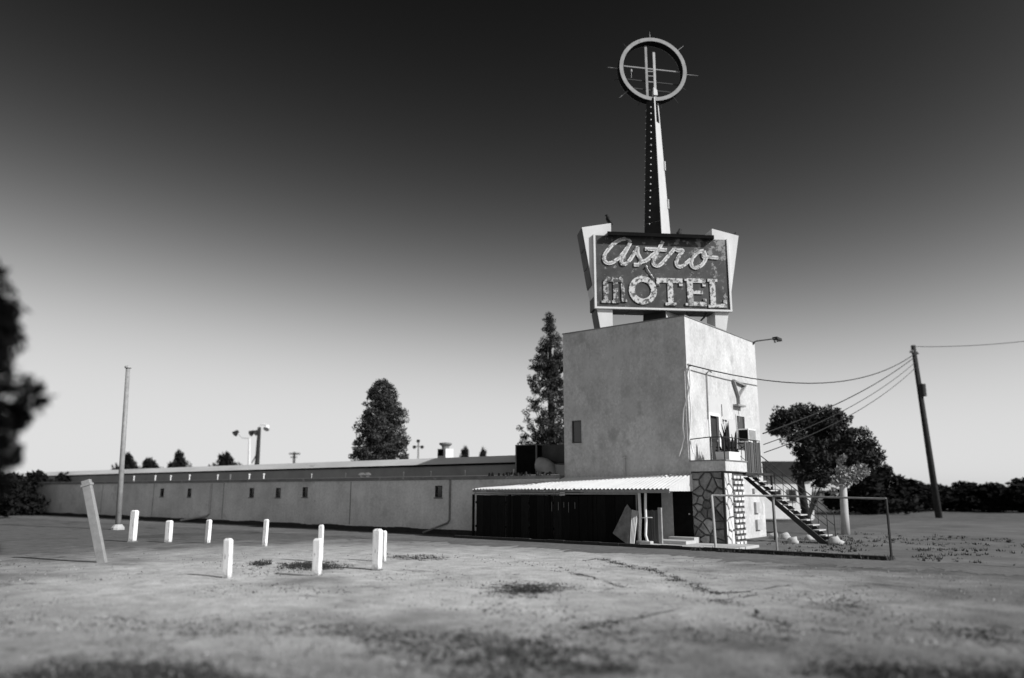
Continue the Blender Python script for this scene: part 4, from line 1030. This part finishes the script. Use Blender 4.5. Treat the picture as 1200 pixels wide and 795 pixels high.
# floodlight poles beyond the wing
D = 75
def fpt(px_, py_, o=0): return dep(px_, py_, D + o)
fa = fpt(300, 545); fa.z = 0
fl = thing('floodlight_pole', 'leaning dark pole with floodlights beyond the wing roof', 'floodlight', tuple(fa))
MB().tube([fa, fpt(301.5, 540), fpt(304, 501)], [.26, .22, .16], 8).build('pole', m_bark, fl)
MB().tube([fpt(295, 543), fpt(301, 532)], .05, 5).build('brace', m_dark, fl)
def flood(c, dirv, par, mt=m_dark): MB().lathe(c, dirv, [(0, -.25), (.16, -.2), (.22, .05), (.30, .25), (0, .27)], 12).build('floodlight', mt, par)
MB().tube([fpt(304, 505), fpt(299, 508), fpt(296, 507)], .06, 6).build('lamp_arm', m_dark, fl)
flood(fpt(296, 507), (-.8, -.3, -.4), fl); flood(fpt(301, 506.5), (-.6, -.5, -.5), fl)
MB().tube([fpt(304, 501), fpt(307, 497.5), fpt(312, 498)], .07, 6).build('lamp_arm', m_white, fl)
flood(fpt(313, 501), (.3, -.5, -.7), fl, m_white)
fb = fpt(292, 545); fb.z = 0
f2 = thing('lamp_pole', 'thin white pole with one tilted dark lamp, left of the floodlights', 'lamp', tuple(fb))
MB().tube([fb, fpt(292, 540), fpt(292.3, 514)], [.14, .12, .09], 8).build('pole', m_white, f2)
MB().tube([fpt(292.3, 514), fpt(284, 513.5), fpt(278, 508)], .04, 6).build('lamp_arm', m_galv, f2)
flood(fpt(277, 507), (-.7, -.3, -.6), f2)
pa = dep(345, 545, 150); pa.z = 0
tp_ = thing('far_utility_pole', 'tiny T-shaped utility pole far beyond the wing roof', 'utility pole', tuple(pa))
MB().tube([pa, dep(345, 530, 150)], .22, 6).build('pole', m_bark, tp_)
MB().bar(dep(339, 532, 150), dep(351.5, 532, 150), .22, .28).build('crossarm', m_bark, tp_)
MB().bar(dep(340.5, 536, 150), dep(348, 536, 150), .18, .2).build('crossarm', m_bark, tp_)
pa = dep(490, 540, 75); pa.z = 0
an = thing('ballpark_light', 'tiny cross-shaped light mast right of the cone-shaped conifer', 'light mast', tuple(pa))
MB().tube([pa, dep(490.5, 518, 75)], .08, 6).build('pole', m_grey, an)
for px_, py_ in ((486, 524), (495, 524), (490.5, 517)):
    MB().tube([dep(490.5, 523, 75), dep(px_, py_, 75)], .04, 5).build('lamp_arm', m_grey, an); flood_c = dep(px_, py_, 75)
    MB().lathe(flood_c, (.2, -.8, -.2), [(0, -.12), (.13, -.08), (.17, .12), (0, .14)], 8).build('lamp', m_dark, an)

# low house behind the stairs
h0, h1 = dep(899, 552, 62), dep(936, 556, 62)
hs = thing('low_house', 'low white house with a dark roof partly hidden behind the stairs', 'house', (h0.x, h0.y, 0))
dx = (h1-h0); dx.z = 0; L_ = dx.length; dx.normalize(); dy = V((-dx.y, dx.x, 0))
def HP(a, c, z_): return V((h0.x, h0.y, 0)) + dx*a + dy*c + V((0, 0, z_))
MB().prism([HP(-4, 0, 0), HP(L_+1, 0, 0), HP(L_+1, 6, 0), HP(-4, 6, 0)], (0, 0, 3.3)).build('wall', m_white, hs)
MB().add([HP(-4.5, -.5, 3.3), HP(L_+1.5, -.5, 3.3), HP(L_+1.5, 6.5, 3.3), HP(-4.5, 6.5, 3.3), HP(-4.5, 3, 4.6), HP(L_+1.5, 3, 4.6)], [(0,1,5,4),(2,3,4,5),(1,2,5),(3,0,4),(0,3,2,1)]).build('roof', m_dark, hs)
for a in (.3, 1.5): 
    wv_ = MB().prism([HP(a, -.02, 1.3), HP(a+.7, -.02, 1.3), HP(a+.7, -.02, 2.3), HP(a, -.02, 2.3)], -dy*.05).build('window', m_grey, hs)
    MB().prism([HP(a+.07, -.072, 1.37), HP(a+.63, -.072, 1.37), HP(a+.63, -.072, 2.23), HP(a+.07, -.072, 2.23)], -dy*.008).build('pane', m_glass, wv_)

# ------------------------------------------------------------------ weeds
def weeds():
    rg_ = random.Random(77); b = MB()
    def tuft(p, h_, n, sp):
        for _ in range(n):
            a = rg_.uniform(0, 6.283); r_ = sp*rg_.random(); c = V((p.x + math.cos(a)*r_, p.y + math.sin(a)*r_, -.01))
            tip = c + V((rg_.gauss(0, .35)*h_, rg_.gauss(0, .35)*h_, h_*rg_.uniform(.5, 1.2))); sd_ = V((math.cos(a+1), math.sin(a+1), 0))*max(.008, h_*.22)
            b.add([c-sd_, c+sd_, tip], [(0, 1, 2)])
    def z0(p): return p
    for (x0, y0, x1, y1, n, h_) in [(325, 659, 405, 668, 420, .09), (430, 650, 520, 658, 200, .08), (568, 684, 690, 699, 900, .07), (498, 731, 526, 736, 120, .05), (292, 657, 318, 664, 45, .14), (400, 655, 440, 660, 40, .07), (940, 700, 1080, 720, 60, .06)]:
        for _ in range(n):
            u_, v_ = rg_.gauss(0, .33), rg_.gauss(0, .33)
            p = gnd((x0+x1)/2 + u_*(x1-x0)*.75, (y0+y1)/2 + v_*(y1-y0)*.75); tuft(p, .55*h_*rg_.uniform(.5, 1.3), 9, .16)
    # weed lines along cracks
    for pts in [[(790, 678), (835, 695), (895, 692)], [(845, 703), (765, 722), (675, 738), (600, 762)], [(845, 703), (885, 722), (930, 735)], [(700, 655), (760, 668), (800, 682)], [(655, 640+30), (700, 680), (735, 690)]]:
        for (a, c) in zip(pts, pts[1:]):
            ga, gc = gnd(*a), gnd(*c); m = int((gc-ga).length*46)
            for k in range(m):
                if noise.noise(V((k*.06, a[0]*.1, 2))) < -.15: continue
                p = ga.lerp(gc, k/m) + V((rg_.gauss(0, .12) + .5*noise.noise(V((k*.05, a[1], 0))), rg_.gauss(0, .12) + .5*noise.noise(V((k*.05, a[1], 7))), 0)); tuft(p, rg_.uniform(.02, .06), 6, .11)
    # foreground scatter thickening towards the camera
    for _ in range(19000):
        px_, py_ = rg_.uniform(-20, 1220), 700 + 100*math.sqrt(rg_.random())
        p = gnd(px_, py_)
        d_ = noise.noise(V((p.x*.45, p.y*.45, 0))) + .5*noise.noise(V((p.x*1.6, p.y*1.6, 4)))
        if d_*1.3 + (py_-745)/80 < rg_.random()*.8: continue
        tuft(p, rg_.uniform(.015, .05), 6, .08)
    for _ in range(5200):
        px_, py_ = rg_.uniform(120, 1050), rg_.uniform(658, 745); p = gnd(px_, py_)
        if noise.noise(V((p.x*.5, p.y*.5, 9))) + .6*noise.noise(V((p.x*1.7, p.y*1.7, 2))) < .22: continue
        tuft(p, rg_.uniform(.015, .04), 4, .06)
    for _ in range(420):
        p = V((rg_.uniform(1.2, 8), rg_.uniform(-2.75, -2.2), 0)); tuft(p, rg_.uniform(.05, .16), 8, .12)
    for _ in range(1500):
        p = V((rg_.uniform(2.0, 16), rg_.uniform(-2.2, 14), 0))
        if noise.noise(V((p.x*.5, p.y*.5, 6))) < -.05: continue
        tuft(p, rg_.uniform(.04, .14), 6, .14)
    # open cracks in the hard-baked surface
    ck = MB()
    for pts in [[(790, 678), (835, 695), (895, 692), (930, 686)], [(930, 692), (845, 703), (765, 722), (675, 738), (600, 762)], [(845, 703), (885, 722), (930, 735), (1000, 742)], [(660, 662), (700, 655), (760, 668), (800, 682)], [(655, 670), (700, 680), (735, 690)], [(640, 640+20), (668, 668), (690, 676)]]:
        P = []
        for (a, c) in zip(pts, pts[1:]):
            ga, gc = gnd(*a), gnd(*c); m = max(2, int((gc-ga).length/.12))
            for k in range(m):
                p = ga.lerp(gc, k/m); P.append(p + V((.28*noise.noise(p*.9), .28*noise.noise(p*.9 + V((5, 5, 5))), 0)) + V((.07*noise.noise(p*4), .07*noise.noise(p*4 + V((9, 0, 0))), 0)))
        for i in range(len(P)-1):
            t_ = (P[i+1]-P[i]); t_.z = 0; t_.normalize(); nn_ = V((-t_.y, t_.x, 0))
            if noise.noise(P[i]*.55 + V((3, 1, 0))) < -.12: continue
            w0 = .012 + .045*abs(noise.noise(P[i]*1.3)); w1 = .012 + .045*abs(noise.noise(P[i+1]*1.3))
            zz_ = V((0, 0, .007)) ; ck.add([P[i]+nn_*w0+zz_, P[i]-nn_*w0+zz_, P[i+1]-nn_*w1+zz_, P[i+1]+nn_*w1+zz_], [(0, 1, 2, 3)])
    # lay each crack on the gently uneven ground
    def gz(x, y):
        d = math.hypot(x-CAM.x, y-CAM.y)
        if y < -9 and d < 45:
            k = min(1, (-9-y)/3) * min(1, (45-d)/10); return k * (.05*noise.noise(V((x*.35, y*.35, 0))) + .02*noise.noise(V((x*1.3, y*1.3, 3))))
        return 0.0
    for v_ in ck.v: v_.z += gz(v_.x, v_.y) + .006
    tag(ck.build('ground_cracks', m_tar), 'dark weedy cracks running across the baked lot', kind='stuff')
    # pebbles and clods
    pb_ = MB()
    for _ in range(16000):
        px_, py_ = rg_.uniform(-30, 1230), 648 + 155*rg_.random()**1.0
        p = gnd(px_, py_)
        if p.y > -6.2: continue
        r_ = .008 + .028*rg_.random()**3; a = rg_.uniform(0, 2)
        q_ = [p + V((math.cos(a+k*2.1)*r_*rg_.uniform(.7, 1.3), math.sin(a+k*2.1)*r_*rg_.uniform(.7, 1.3), -.01)) for k in range(3)]
        pb_.add(q_ + [p + V((0, 0, r_*.9))], [(0, 1, 3), (1, 2, 3), (2, 0, 3)])
    tag(pb_.build('pebbles', m_pebble), 'small pebbles and clods strewn over the dirt lot', kind='stuff')
    tag(b.build('weeds', m_weed), 'low dry weeds scattered over the dirt lot', kind='stuff')
weeds()
